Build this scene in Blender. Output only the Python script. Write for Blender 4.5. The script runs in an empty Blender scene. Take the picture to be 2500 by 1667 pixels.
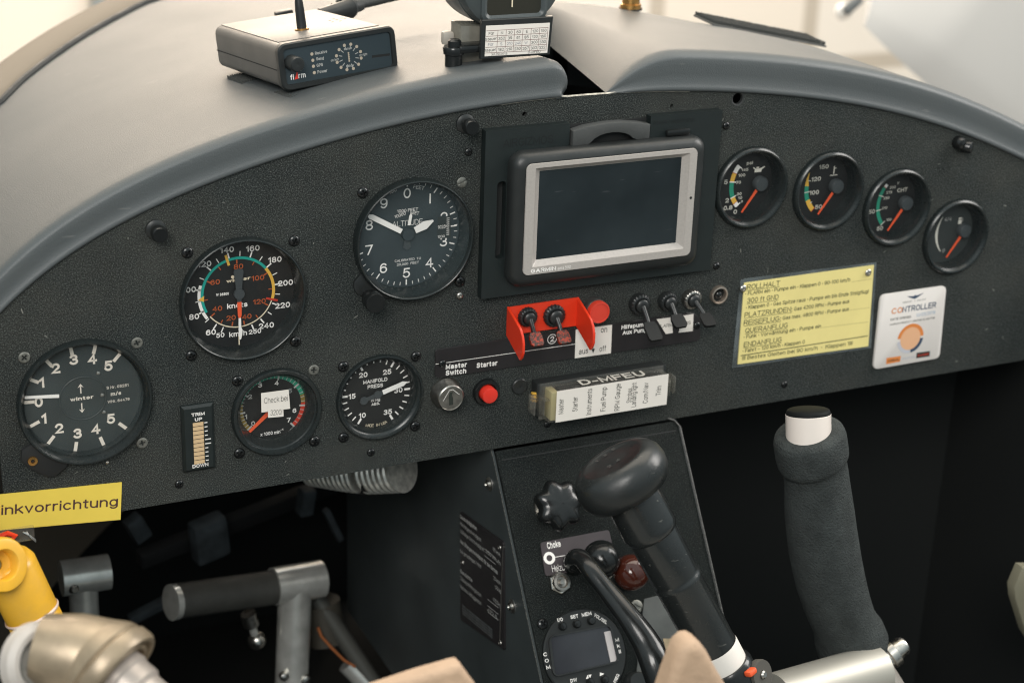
import bpy, bmesh, math, random
from mathutils import Matrix, Vector, noise
random.seed(4)
sc = bpy.context.scene
R_ = math.radians
MM = 0.001
PI = math.pi

# ------------------------------------------------------------------ camera
# panel frame: x right, y up, z out of the instrument panel towards the pilot (millimetres)
WP = Matrix.Rotation(R_(90), 4, 'X')
FPX = 4284.1
CAM = Vector((-432.30, 406.42, 923.91))
CR = ((0.90943009, 0.03263735, 0.41457414), (0.12871057, 0.9258734, -0.35523517), (-0.39543711, 0.37642163, 0.83781636))
cd = bpy.data.cameras.new('camera'); cam = bpy.data.objects.new('camera', cd); sc.collection.objects.link(cam)
cd.sensor_width = 36; cd.lens = FPX / 2500 * 36; cd.clip_start = 0.02; cd.clip_end = 60
m = Matrix(((CR[0][0], CR[1][0], CR[2][0], 0), (CR[0][1], CR[1][1], CR[2][1], 0), (CR[0][2], CR[1][2], CR[2][2], 0), (0, 0, 0, 1)))
cam.matrix_world = WP @ Matrix.Translation(CAM * MM) @ m
cd.dof.use_dof = True; cd.dof.focus_distance = 1.035; cd.dof.aperture_fstop = 8.0; cd.dof.aperture_blades = 7
sc.camera = cam
sc.cycles.pixel_filter_type = 'BLACKMAN_HARRIS'; sc.cycles.filter_width = 1.15
sc.view_settings.view_transform = 'Standard'; sc.view_settings.look = 'None'
sc.view_settings.exposure = 0.0; sc.view_settings.gamma = 1.0
sc.view_settings.use_curve_mapping = False

# ------------------------------------------------------------------ light
w = bpy.data.worlds.new('World'); sc.world = w; w.use_nodes = True
bg = w.node_tree.nodes['Background']; bg.inputs[0].default_value = (0.74, 0.92, 0.95, 1); bg.inputs[1].default_value = 0.95
_n = w.node_tree.nodes; _l = w.node_tree.links
_tc = _n.new('ShaderNodeTexCoord'); _sx = _n.new('ShaderNodeSeparateXYZ'); _cr = _n.new('ShaderNodeValToRGB')   # ambient fill gradient: dark lower half stands for the cockpit behind, pale above
_l.new(_tc.outputs['Generated'], _sx.inputs[0]); _mr = _n.new('ShaderNodeMapRange'); _mr.inputs[1].default_value = -0.35; _mr.inputs[2].default_value = 0.75
_l.new(_sx.outputs['Z'], _mr.inputs[0]); _l.new(_mr.outputs[0], _cr.inputs[0])
_cr.color_ramp.elements[0].color = (0.07, 0.085, 0.09, 1); _cr.color_ramp.elements[1].color = (0.78, 0.90, 0.92, 1)
_e = _cr.color_ramp.elements.new(0.35); _e.color = (0.30, 0.36, 0.38, 1); _l.new(_cr.outputs[0], bg.inputs[0])

def area(name, pos, target, sx, sy, power, col):
    l = bpy.data.lights.new(name, 'AREA'); l.shape = 'RECTANGLE'; l.size = sx; l.size_y = sy; l.energy = power; l.color = col
    o = bpy.data.objects.new(name, l); sc.collection.objects.link(o)
    P = WP @ (Vector(pos) * MM); Q = WP @ (Vector(target) * MM)
    o.matrix_world = Matrix.Translation(P) @ (Q - P).to_track_quat('-Z', 'Y').to_matrix().to_4x4()
    return o
area('skylight_over_cockpit', (300, 2300, -700), (0, 100, -150), 3.0, 1.8, 46, (1.0, 0.86, 0.70))
area('shield_sheen_light', (900, 1400, -4000), (0, 100, 0), 3.2, 1.6, 118, (1.0, 0.82, 0.64))  # added unseen lamp, placed to give the glareshield tops a low sheen
area('hangar_window', (-1300, 1700, 2100), (0, 0, 0), 1.2, 1.2, 60, (1.0, 0.96, 0.91))
area('hangar_side_window', (1500, 900, 350), (150, -50, 60), 0.7, 1.0, 22, (1.0, 0.95, 0.90))
area('wall_fill_light', (1000, 2300, -2700), (1300, 0, -4300), 6.0, 1.6, 275, (1.0, 0.94, 0.87))  # added lamp that brightens the wall, turned away from the cockpit

# ------------------------------------------------------------------ layout helpers
KD = 2500 / 2352
def unp(px, py, z=0.0):                       # photograph pixel -> point of the panel frame at depth z
    a = ((px - 1250) / FPX, -(py - 833.5) / FPX, -1.0)
    d = Vector([CR[0][i] * a[0] + CR[1][i] * a[1] + CR[2][i] * a[2] for i in range(3)])
    return CAM + d * ((z - CAM.z) / d.z)
def at(x, y, z=0.0): return unp(x * KD, y * KD, z)
def onframe(px, py, M):                       # pixel -> local xy on the plane of frame M
    a = ((px - 1250) / FPX, -(py - 833.5) / FPX, -1.0)
    d = Vector([CR[0][i] * a[0] + CR[1][i] * a[1] + CR[2][i] * a[2] for i in range(3)])
    I = M.inverted(); c = I @ CAM; d = I.to_3x3() @ d
    return c + d * (-c.z / d.z)
def crop(org, k):                             # crop coordinates -> pixel
    return lambda x, y: (org[0] + x / k, org[1] + y / k)

# ------------------------------------------------------------------ materials
MATS = {}
def mat(name, col, rough=0.5, metal=0.0, spec=0.5, bump=None, var=None, coat=0.0, emit=None, sheen=0.0, fleck=None, rvar=None, scratch=None, dust=None):
    if name in MATS: return MATS[name]
    ma = bpy.data.materials.new(name); ma.use_nodes = True; nt = ma.node_tree; N = nt.nodes; L = nt.links
    b = N['Principled BSDF']
    b.inputs['Base Color'].default_value = (*col, 1); b.inputs['Roughness'].default_value = rough
    b.inputs['Metallic'].default_value = metal; b.inputs['Specular IOR Level'].default_value = spec
    b.inputs['Coat Weight'].default_value = coat; b.inputs['Coat Roughness'].default_value = 0.08
    b.inputs['Sheen Weight'].default_value = sheen
    tc = N.new('ShaderNodeTexCoord')
    def noi(scale, detail=3, rg=0.55):
        n = N.new('ShaderNodeTexNoise'); n.inputs['Scale'].default_value = scale; n.inputs['Detail'].default_value = detail
        n.inputs['Roughness'].default_value = rg; L.new(tc.outputs['Object'], n.inputs['Vector']); return n
    csock = None
    if var:                                    # (scale, amount)
        n = noi(var[0], 4); r = N.new('ShaderNodeMapRange'); r.inputs[1].default_value = 0.3; r.inputs[2].default_value = 0.7
        r.inputs[3].default_value = 1 - var[1]; r.inputs[4].default_value = 1 + var[1]; L.new(n.outputs['Fac'], r.inputs[0])
        mx = N.new('ShaderNodeMix'); mx.data_type = 'RGBA'; mx.blend_type = 'MULTIPLY'; mx.inputs[0].default_value = 1
        mx.inputs[6].default_value = (*col, 1); L.new(r.outputs[0], mx.inputs[7]); csock = mx.outputs[2]
    if fleck:                                  # (scale, lo, hi, colour)
        n = noi(fleck[0], 5, 0.8); r = N.new('ShaderNodeMapRange'); r.inputs[1].default_value = fleck[1]; r.inputs[2].default_value = fleck[2]
        L.new(n.outputs['Fac'], r.inputs[0])
        mx = N.new('ShaderNodeMix'); mx.data_type = 'RGBA'; L.new(r.outputs[0], mx.inputs[0])
        if csock: L.new(csock, mx.inputs[6])
        else: mx.inputs[6].default_value = (*col, 1)
        mx.inputs[7].default_value = (*fleck[3], 1); csock = mx.outputs[2]
    if scratch:                                # sparse light scuffs (scale, colour)
        mp = N.new('ShaderNodeMapping'); mp.inputs['Scale'].default_value = (1, 6, 6); mp.inputs['Rotation'].default_value = (0.3, 0.4, 0.5)
        L.new(tc.outputs['Object'], mp.inputs[0]); n = N.new('ShaderNodeTexNoise'); n.inputs['Scale'].default_value = scratch[0]; n.inputs['Detail'].default_value = 2
        L.new(mp.outputs[0], n.inputs['Vector']); r = N.new('ShaderNodeMapRange'); r.inputs[1].default_value = 0.70; r.inputs[2].default_value = 0.78
        L.new(n.outputs['Fac'], r.inputs[0]); mx = N.new('ShaderNodeMix'); mx.data_type = 'RGBA'; L.new(r.outputs[0], mx.inputs[0])
        if csock: L.new(csock, mx.inputs[6])
        else: mx.inputs[6].default_value = (*col, 1)
        mx.inputs[7].default_value = (*scratch[1], 1); csock = mx.outputs[2]
    if dust:                                   # broad soft dusty patches (scale, amount, colour)
        n = noi(dust[0], 6, 0.65); r = N.new('ShaderNodeMapRange'); r.inputs[1].default_value = 0.42; r.inputs[2].default_value = 0.72; r.inputs[4].default_value = dust[1]
        L.new(n.outputs['Fac'], r.inputs[0]); mx = N.new('ShaderNodeMix'); mx.data_type = 'RGBA'; L.new(r.outputs[0], mx.inputs[0])
        if csock: L.new(csock, mx.inputs[6])
        else: mx.inputs[6].default_value = (*col, 1)
        mx.inputs[7].default_value = (*dust[2], 1); csock = mx.outputs[2]
    if csock: L.new(csock, b.inputs['Base Color'])
    if rvar:
        n = noi(rvar[0], 4); r = N.new('ShaderNodeMapRange'); r.inputs[1].default_value = 0.3; r.inputs[2].default_value = 0.7
        r.inputs[3].default_value = max(0.02, rough - rvar[1]); r.inputs[4].default_value = min(1, rough + rvar[1])
        L.new(n.outputs['Fac'], r.inputs[0]); L.new(r.outputs[0], b.inputs['Roughness'])
    if bump:                                   # (scale, strength, distance mm)
        n = noi(bump[0], 3, 0.6); bp = N.new('ShaderNodeBump'); bp.inputs['Strength'].default_value = bump[1]
        bp.inputs['Distance'].default_value = bump[2] * MM; L.new(n.outputs['Fac'], bp.inputs['Height']); L.new(bp.outputs[0], b.inputs['Normal'])
    if emit:
        b.inputs['Emission Color'].default_value = (*emit[0], 1); b.inputs['Emission Strength'].default_value = emit[1]
    MATS[name] = ma; return ma

def clear(name, tint=(1, 1, 1), haze=0.0, hcol=(0.5, 0.5, 0.5), ior=1.45, rough=0.03):
    if name in MATS: return MATS[name]
    ma = bpy.data.materials.new(name); ma.use_nodes = True; nt = ma.node_tree; N = nt.nodes; L = nt.links
    for n in list(N):
        if n.type != 'OUTPUT_MATERIAL': N.remove(n)
    out = [n for n in N if n.type == 'OUTPUT_MATERIAL'][0]
    t = N.new('ShaderNodeBsdfTransparent'); t.inputs[0].default_value = (*tint, 1)
    d = N.new('ShaderNodeBsdfDiffuse'); d.inputs[0].default_value = (*hcol, 1)
    g = N.new('ShaderNodeBsdfGlossy'); g.inputs['Roughness'].default_value = rough
    lw = N.new('ShaderNodeLayerWeight'); lw.inputs[0].default_value = 0.5
    pw = N.new('ShaderNodeMath'); pw.operation = 'POWER'; pw.inputs[1].default_value = 4.0; L.new(lw.outputs['Facing'], pw.inputs[0])
    f = N.new('ShaderNodeMath'); f.operation = 'MULTIPLY_ADD'; f.inputs[1].default_value = 0.9; f.inputs[2].default_value = 0.022; L.new(pw.outputs[0], f.inputs[0])
    tc = N.new('ShaderNodeTexCoord'); nz = N.new('ShaderNodeTexNoise'); nz.inputs['Scale'].default_value = 45; nz.inputs['Detail'].default_value = 4
    L.new(tc.outputs['Object'], nz.inputs['Vector'])
    mr = N.new('ShaderNodeMapRange'); mr.inputs[1].default_value = 0.3; mr.inputs[2].default_value = 0.75; mr.inputs[3].default_value = haze * 0.4; mr.inputs[4].default_value = haze * 1.7
    L.new(nz.outputs['Fac'], mr.inputs[0])
    m1 = N.new('ShaderNodeMixShader'); L.new(mr.outputs[0], m1.inputs[0]); L.new(t.outputs[0], m1.inputs[1]); L.new(d.outputs[0], m1.inputs[2])
    m2 = N.new('ShaderNodeMixShader'); L.new(f.outputs[0], m2.inputs[0]); L.new(m1.outputs[0], m2.inputs[1]); L.new(g.outputs[0], m2.inputs[2])
    L.new(m2.outputs[0], out.inputs[0]); MATS[name] = ma; return ma

FLEECE = mat('fleece', (0.0175, 0.0208, 0.0207), 0.95, spec=0.12, bump=(1500, 0.7, 0.8), var=(38, 0.20), fleck=(1400, 0.50, 0.80, (0.27, 0.295, 0.275)), dust=(11, .16, (.13, .115, .09)))
VINYL = mat('grey_vinyl', (0.058, 0.067, 0.070), 0.52, spec=0.75, bump=(1300, 0.55, 0.35), var=(7, 0.04), rvar=(12, 0.025), fleck=(900, 0.62, 0.80, (0.13, 0.13, 0.12)), scratch=(46, (0.12, 0.125, 0.12)), dust=(22, .06, (.12, .11, .10)))
BLK = mat('black_plastic', (0.018, 0.020, 0.020), 0.38, bump=(2500, 0.12, 0.1), rvar=(90, 0.08))
BLKT = mat('black_textured_plastic', (0.010, 0.015, 0.015), 0.42, bump=(2600, 0.5, 0.25), var=(50, 0.15))
BLKG = mat('black_gloss', (0.010, 0.011, 0.011), 0.22, spec=.45, coat=0.08, rvar=(120, 0.07))
BLKM = mat('black_matte', (0.012, 0.013, 0.013), 0.75)
RUB = mat('black_rubber', (0.022, 0.024, 0.024), 0.6, bump=(1200, 0.4, 0.3), rvar=(70, 0.1))
VOID = mat('dark_interior', (0.0145, 0.0158, 0.0155), 0.9, spec=0.1)
SIDE = mat('painted_side_sheet', (0.040, 0.048, 0.049), 0.5, bump=(300, 0.15, 0.3), var=(14, 0.25))
BEZ = mat('bezel_black', (0.014, 0.018, 0.018), 0.27, bump=(1800, 0.15, 0.15), rvar=(150, 0.08))
WHITE = mat('white_print', (0.86, 0.83, 0.79), 0.6)
GREYP = mat('worn_print', (0.42, 0.42, 0.40), 0.6)
DIMP = mat('dim_print', (0.22, 0.24, 0.24), 0.6)
CREAM = mat('cream_print', (0.74, 0.64, 0.47), 0.6)
ORP = mat('orange_print', (0.42, 0.085, 0.02), 0.6)
ORN = mat('orange_needle', (0.80, 0.10, 0.03), 0.5)
GRN = mat('green_print', (0.015, 0.24, 0.15), 0.6)
TEAL = mat('teal_print', (0.005, 0.33, 0.27), 0.6)
YEL = mat('yellow_print', (0.72, 0.42, 0.06), 0.6)
REDP = mat('red_print', (0.50, 0.035, 0.015), 0.6)
OLV = mat('olive_print', (0.20, 0.14, 0.03), 0.6)
INK = mat('black_ink', (0.02, 0.025, 0.02), 0.6)
INKG = mat('grey_ink', (0.25, 0.26, 0.30), 0.6)
INKT = mat('tan_dial', (0.62, 0.44, 0.25), 0.5)
DIALB = mat('dial_black', (0.008, 0.009, 0.009), 0.55)
DIALC = mat('dial_charcoal', (0.026, 0.032, 0.031), 0.55)
DIALT = mat('dial_bluegrey', (0.027, 0.037, 0.041), 0.55, var=(25, 0.12))
NDLK = mat('needle_dark', (0.045, 0.053, 0.056), 0.5)
STEEL = mat('steel', (0.55, 0.53, 0.49), 0.30, 1.0, bump=(400, 0.1, 0.1), rvar=(200, 0.1))
NICK = mat('worn_nickel', (0.42, 0.40, 0.37), 0.34, 1.0, bump=(500, 0.2, 0.15), var=(300, 0.25))
ZINC = mat('dull_zinc', (0.20, 0.20, 0.18), 0.5, 0.7, bump=(900, 0.4, 0.2), var=(400, 0.3))
BRASS = mat('brass', (0.60, 0.33, 0.11), 0.3, 1.0, rvar=(200, 0.1))
ALU = mat('anodised_aluminium', (0.52, 0.50, 0.47), 0.35, 1.0, rvar=(90, 0.08))
SILV = mat('silver_paint', (0.43, 0.395, 0.365), 0.40, 0.12, bump=(3000, 0.08, 0.1), var=(700, .06))
RED = mat('red_enamel', (0.72, 0.040, 0.012), 0.33, coat=0.3, bump=(250, 0.08, 0.2))
REDC = mat('red_button_plastic', (0.70, 0.035, 0.02), 0.35, coat=0.2)
REDW = mat('worn_red_paint', (0.34, 0.035, 0.012), 0.5, bump=(700, 0.5, 0.4), fleck=(420, 0.44, 0.52, (0.035, 0.02, 0.015)))
MAROON = mat('maroon_gloss', (0.070, 0.016, 0.009), 0.15, coat=0.4)
YPAP = mat('yellow_paper', (0.80, 0.68, 0.27), 0.55, var=(30, 0.05))
YTAPE = mat('yellow_tape', (0.80, 0.60, 0.09), 0.5, var=(30, 0.05))
YPLA = mat('yellow_plastic', (0.76, 0.41, 0.03), 0.40, coat=0.1, rvar=(60, 0.10), var=(45, .07), dust=(60, .25, (.42, .26, .08)))
PAPER = mat('white_paper', (0.76, 0.71, 0.65), 0.6, var=(40, 0.03))
CARDW = mat('white_card', (0.74, 0.69, 0.65), 0.35, var=(30, 0.03))
MIRK = mat('plate_black', (0.018, 0.016, 0.017), 0.38, var=(60, 0.12))
PLUM = mat('plate_brownish', (0.050, 0.040, 0.043), 0.45, var=(80, 0.1))
FOAM = mat('foam_grip', (0.040, 0.046, 0.045), 0.85, spec=0.3, bump=(750, 1.0, 1.7), var=(90, 0.25), fleck=(800, .52, .72, (.014, .016, .016)))
SCRN = mat('lcd_screen', (0.017, 0.0235, 0.0265), 0.20, spec=0.5, var=(14, 0.3), rvar=(30, 0.06), scratch=(60, (0.05, 0.055, 0.06)))
TAN = mat('tan_leather', (0.46, 0.315, 0.21), 0.7, bump=(120, 0.6, 1.6), var=(40, 0.12))
HULL = mat('cream_gelcoat', (0.20, 0.165, 0.125), 0.8, var=(6, 0.04))
SMOKY = mat('milky_plastic', (0.34, 0.31, 0.24), 0.28, coat=0.3, var=(60, 0.15))
GLASS = clear('gauge_glass', haze=0.005)
GLASSH = clear('painted_sheen_glass', haze=0.018, hcol=(0.55, 0.75, 0.8))  # bluish reflection put into the glass as a diffuse tint
LID = clear('clear_polycarbonate', tint=(0.93, 0.92, 0.89), haze=0.05, hcol=(0.75, 0.73, 0.66), rough=0.1)
LAM = clear('laminate_film', tint=(0.9, 0.92, 0.92), haze=0.10, hcol=(0.5, 0.56, 0.58), rough=0.15)

# ------------------------------------------------------------------ mesh builder (millimetres)
# ------------------------------------------------------------------ stroke lettering (own sans glyphs, cap height 10)
def _arc(cx, cy, rx, ry, a0, a1):
    n = max(3, int(abs(a1 - a0) / 18))
    return [(cx + rx * math.cos(R_(a0 + (a1 - a0) * i / n)), cy + ry * math.sin(R_(a0 + (a1 - a0) * i / n))) for i in range(n + 1)]
def _g(w_, *st): return (w_, st)
_o = lambda cx, cy, rx, ry: _arc(cx, cy, rx, ry, 90, 450)
_n = [(0, 4.4)] + _arc(2.6, 4.6, 2.6, 2.6, 180, 0) + [(5.2, 0)]
GL = {
 'A': _g(7.4, [(0, 0), (3.7, 10), (7.4, 0)], [(1.2, 3.4), (6.2, 3.4)]),
 'B': _g(6.6, [(0, 0), (0, 10), (3.4, 10)] + _arc(3.5, 7.6, 2.6, 2.4, 80, -80) + [(0, 5.2)], [(3.4, 5.2)] + _arc(3.6, 2.6, 3.0, 2.6, 80, -80) + [(0, 0)]),
 'C': _g(7.4, _arc(3.9, 5, 3.9, 5, 42, 318)), 'D': _g(7.0, [(0, 0), (0, 10), (2.6, 10)] + _arc(2.8, 5, 4.2, 5, 85, -85) + [(0, 0)]),
 'E': _g(6.0, [(6, 10), (0, 10), (0, 0), (6, 0)], [(0, 5.2), (5.4, 5.2)]), 'F': _g(5.6, [(5.8, 10), (0, 10), (0, 0)], [(0, 5.1), (5, 5.1)]),
 'G': _g(7.6, _arc(3.9, 5, 3.9, 5, 45, 330) + [(7.4, 4.6), (4.4, 4.6)]), 'H': _g(6.6, [(0, 0), (0, 10)], [(6.6, 0), (6.6, 10)], [(0, 5.2), (6.6, 5.2)]),
 'I': _g(0, [(0, 0), (0, 10)]), 'J': _g(4.8, [(4.8, 10)] + _arc(2.4, 2.6, 2.4, 2.6, 0, -180)), 'K': _g(6.6, [(0, 0), (0, 10)], [(6.3, 10), (0, 4)], [(2.4, 6.2), (6.8, 0)]),
 'L': _g(5.4, [(0, 10), (0, 0), (5.6, 0)]), 'M': _g(8.0, [(0, 0), (0, 10), (4, 1.2), (8, 10), (8, 0)]), 'N': _g(6.8, [(0, 0), (0, 10), (6.8, 0), (6.8, 10)]),
 'O': _g(7.8, _o(3.9, 5, 3.9, 5)), 'P': _g(6.3, [(0, 0), (0, 10), (3.4, 10)] + _arc(3.5, 7.2, 2.8, 2.8, 80, -80) + [(0, 4.4)]), 'Q': _g(7.8, _o(3.9, 5, 3.9, 5), [(4.8, 2.4), (7.6, -.4)]),
 'R': _g(6.6, [(0, 0), (0, 10), (3.6, 10)] + _arc(3.7, 7.4, 2.8, 2.6, 80, -80) + [(0, 4.8)], [(3.9, 4.8), (6.5, 0)]),
 'S': _g(6.4, _arc(3.2, 7.5, 2.9, 2.5, 22, 262) + _arc(3.2, 2.6, 3.2, 2.6, 82, -158)), 'T': _g(6.8, [(0, 10), (6.8, 10)], [(3.4, 10), (3.4, 0)]),
 'U': _g(6.6, [(0, 10)] + _arc(3.3, 3.3, 3.3, 3.3, 180, 360) + [(6.6, 10)]), 'V': _g(7.2, [(0, 10), (3.6, 0), (7.2, 10)]), 'W': _g(10.4, [(0, 10), (2.6, 0), (5.2, 10), (7.8, 0), (10.4, 10)]),
 'X': _g(6.8, [(0, 0), (6.8, 10)], [(0, 10), (6.8, 0)]), 'Y': _g(7, [(0, 10), (3.5, 4.6), (7, 10)], [(3.5, 4.6), (3.5, 0)]), 'Z': _g(6.4, [(0, 10), (6.4, 10), (0, 0), (6.6, 0)]),
 'a': _g(5.4, [(5.0, 0), (5.0, 5.0)] + _arc(2.7, 5.0, 2.3, 2.2, 0, 155), [(5.0, 4.2), (2.2, 3.9)] + _arc(2.1, 1.95, 2.1, 1.95, 95, 270) + [(3.4, .2), (5.0, 1.9)]),
 'b': _g(5.6, [(0, 0), (0, 10)], _o(2.8, 3.6, 2.8, 3.6)), 'c': _g(5.4, _arc(2.9, 3.6, 2.9, 3.6, 48, 312)), 'd': _g(5.6, [(5.6, 0), (5.6, 10)], _o(2.8, 3.6, 2.8, 3.6)),
 'e': _g(5.6, [(.2, 3.8), (5.6, 3.8)] + _arc(2.85, 3.6, 2.8, 3.6, 8, 318)), 'f': _g(3.2, [(1.3, 0), (1.3, 8.0)] + _arc(3.0, 8.2, 1.7, 1.8, 175, 90), [(0, 7), (3.1, 7)]),
 'g': _g(5.6, _o(2.8, 3.6, 2.8, 3.6), [(5.6, 7.2), (5.6, -.4)] + _arc(2.9, -.4, 2.7, 2.4, -5, -150)), 'h': _g(5.2, [(0, 0), (0, 10)], _n),
 'i': _g(0, [(0, 0), (0, 6.9)], [(0, 9.5), (0, 10.1)]), 'j': _g(1.2, [(1, 7.2), (1, -1.4), (0, -2.6)], [(1, 9), (1, 10)]), 'k': _g(5.0, [(0, 0), (0, 10)], [(4.8, 7.2), (0, 2.8)], [(1.8, 4.4), (5.2, 0)]),
 'l': _g(0, [(0, 0), (0, 10)]), 'm': _g(8.8, [(0, 0), (0, 7.2)], [(0, 4.6)] + _arc(2.2, 4.8, 2.2, 2.4, 180, 0) + [(4.4, 0)], [(4.4, 4.6)] + _arc(6.6, 4.8, 2.2, 2.4, 180, 0) + [(8.8, 0)]),
 'n': _g(5.2, [(0, 0), (0, 7.2)], _n), 'o': _g(5.8, _o(2.9, 3.6, 2.9, 3.6)), 'p': _g(5.6, [(0, -2.8), (0, 7.2)], _o(2.8, 3.6, 2.8, 3.6)), 'q': _g(5.6, [(5.6, -2.8), (5.6, 7.2)], _o(2.8, 3.6, 2.8, 3.6)),
 'r': _g(2.9, [(0, 0), (0, 7.2)], [(0, 4.0)] + _arc(2.5, 4.4, 2.5, 2.8, 180, 82)), 's': _g(4.8, _arc(2.4, 5.45, 2.1, 1.75, 20, 262) + _arc(2.4, 1.9, 2.4, 1.9, 82, -160)),
 't': _g(3.0, [(1.4, 9.2), (1.4, 1.6)] + _arc(2.7, 1.4, 1.3, 1.4, 185, 280), [(0, 7), (3.0, 7)]), 'u': _g(5.2, [(0, 7.2)] + _arc(2.6, 2.6, 2.6, 2.6, 180, 350) + [(5.2, 3)], [(5.2, 7.2), (5.2, 0)]),
 'v': _g(5.2, [(0, 7.2), (2.6, 0), (5.2, 7.2)]), 'w': _g(7.8, [(0, 7.2), (1.95, 0), (3.9, 7.2), (5.85, 0), (7.8, 7.2)]), 'x': _g(5.0, [(0, 0), (5, 7.2)], [(0, 7.2), (5, 0)]),
 'y': _g(5.2, [(0, 7.2), (2.7, 0)], [(5.2, 7.2), (2.2, -1.8), (.6, -2.7)]), 'z': _g(4.8, [(0, 7.2), (4.8, 7.2), (0, 0), (5, 0)]),
 '0': _g(6, _o(3, 5, 3, 5)), '1': _g(3.0, [(0, 7.8), (2.6, 10), (2.6, 0)]), '2': _g(6, _arc(3, 7.0, 2.9, 3, 168, -32) + [(0, 0), (6.2, 0)]),
 '3': _g(6, _arc(2.9, 7.5, 2.7, 2.5, 158, -88), _arc(2.9, 2.65, 3.1, 2.65, 92, -158)), '4': _g(6.4, [(4.7, 0), (4.7, 10), (0, 3), (6.6, 3)]),
 '5': _g(6, [(5.6, 10), (1.0, 10), (.4, 5.3)] + _arc(2.9, 3.25, 3.1, 3.25, 130, -155)), '6': _g(6, _o(3, 3.15, 3, 3.15), [(5.4, 8.6)] + _arc(3.2, 5.6, 3.2, 4.4, 60, 180) + [(0, 3.3)]),
 '7': _g(6, [(0, 10), (6.2, 10), (2.2, 0)]), '8': _g(6, _o(3, 7.6, 2.6, 2.4), _o(3, 2.6, 3, 2.6)), '9': _g(6, _o(3, 6.85, 3, 3.15), [(.6, 1.4)] + _arc(2.8, 4.4, 3.2, 4.4, 240, 360) + [(6, 6.7)]),
 '.': _g(.4, [(.2, 0), (.2, .9)]), ',': _g(.6, [(.5, .9), (.1, -1.6)]), ':': _g(.4, [(.2, 0), (.2, .9)], [(.2, 5.6), (.2, 6.5)]), '!': _g(.4, [(.2, 0), (.2, .9)], [(.2, 3), (.2, 10)]),
 '-': _g(3, [(0, 3.8), (3, 3.8)]), '–': _g(5, [(0, 3.8), (5, 3.8)]), '/': _g(3.4, [(0, -.4), (3.4, 10.4)]), '•': _g(1.2, [(.1, 3.9), (1.1, 3.9)], [(.1, 4.7), (1.1, 4.7)]), ' ': (2.2, ()),
}
for _b, _u in (('ä', 'a'), ('ö', 'o'), ('ü', 'u')): GL[_b] = (GL[_u][0], GL[_u][1] + ([(1.4, 9.0), (1.4, 9.9)], [(4.0, 9.0), (4.0, 9.9)]))
def _ribbon(pts, t):
    V = []; n = len(pts); closed = n > 3 and math.dist(pts[0], pts[-1]) < .01
    for i, p in enumerate(pts):
        a = pts[i - 1] if i else (pts[-2] if closed else None); b = pts[i + 1] if i < n - 1 else (pts[1] if closed else None)
        d1 = ((p[0] - a[0]), (p[1] - a[1])) if a else None; d2 = ((b[0] - p[0]), (b[1] - p[1])) if b else None
        d1 = d1 or d2; d2 = d2 or d1
        l1 = math.hypot(*d1) or 1e-6; l2 = math.hypot(*d2) or 1e-6
        n1 = (-d1[1] / l1, d1[0] / l1); n2 = (-d2[1] / l2, d2[0] / l2); mx_, my_ = n1[0] + n2[0], n1[1] + n2[1]; ml = math.hypot(mx_, my_) or 1e-6
        mx_ /= ml; my_ /= ml; k = min(1.9, 1 / max(.3, mx_ * n1[0] + my_ * n1[1])); h = t / 2 * k; e = 0.0
        if (i == 0 or i == n - 1) and not closed: e = t * .5 * (-1 if i == 0 else 1)
        ex, ey = (d2[0] / l2 * e, d2[1] / l2 * e) if i == 0 else (d1[0] / l1 * e, d1[1] / l1 * e)
        V += [(p[0] + mx_ * h + ex, p[1] + my_ * h + ey), (p[0] - mx_ * h + ex, p[1] - my_ * h + ey)]
    return V, [(2 * i, 2 * i + 1, 2 * i + 3, 2 * i + 2) for i in range(n - 1)]
_tc = {}; CAPH = 1.0
def textmesh(s, bold=0.0):
    key = (s, bold)
    if key in _tc: return _tc[key]
    t = max(.8, min(2.3, 1.25 + bold * 42)); V = []; F = []; x = 0.0; q = (10 - t) / 10
    for ch in s:
        if ch not in GL: ch = ' '
        w_, st = GL[ch]
        for k, sk in enumerate(st):
            rv, rf = _ribbon([(x + t / 2 + px, t / 2 + py * q) for px, py in sk], t); n = len(V)
            V += [(a / 10, b / 10, k * .02) for a, b in rv]; F += [tuple(n + i for i in f) for f in rf]
        x += w_ + t + (1.25 if ch != ' ' else .4)
    _tc[key] = (V, F); return V, F

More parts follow.
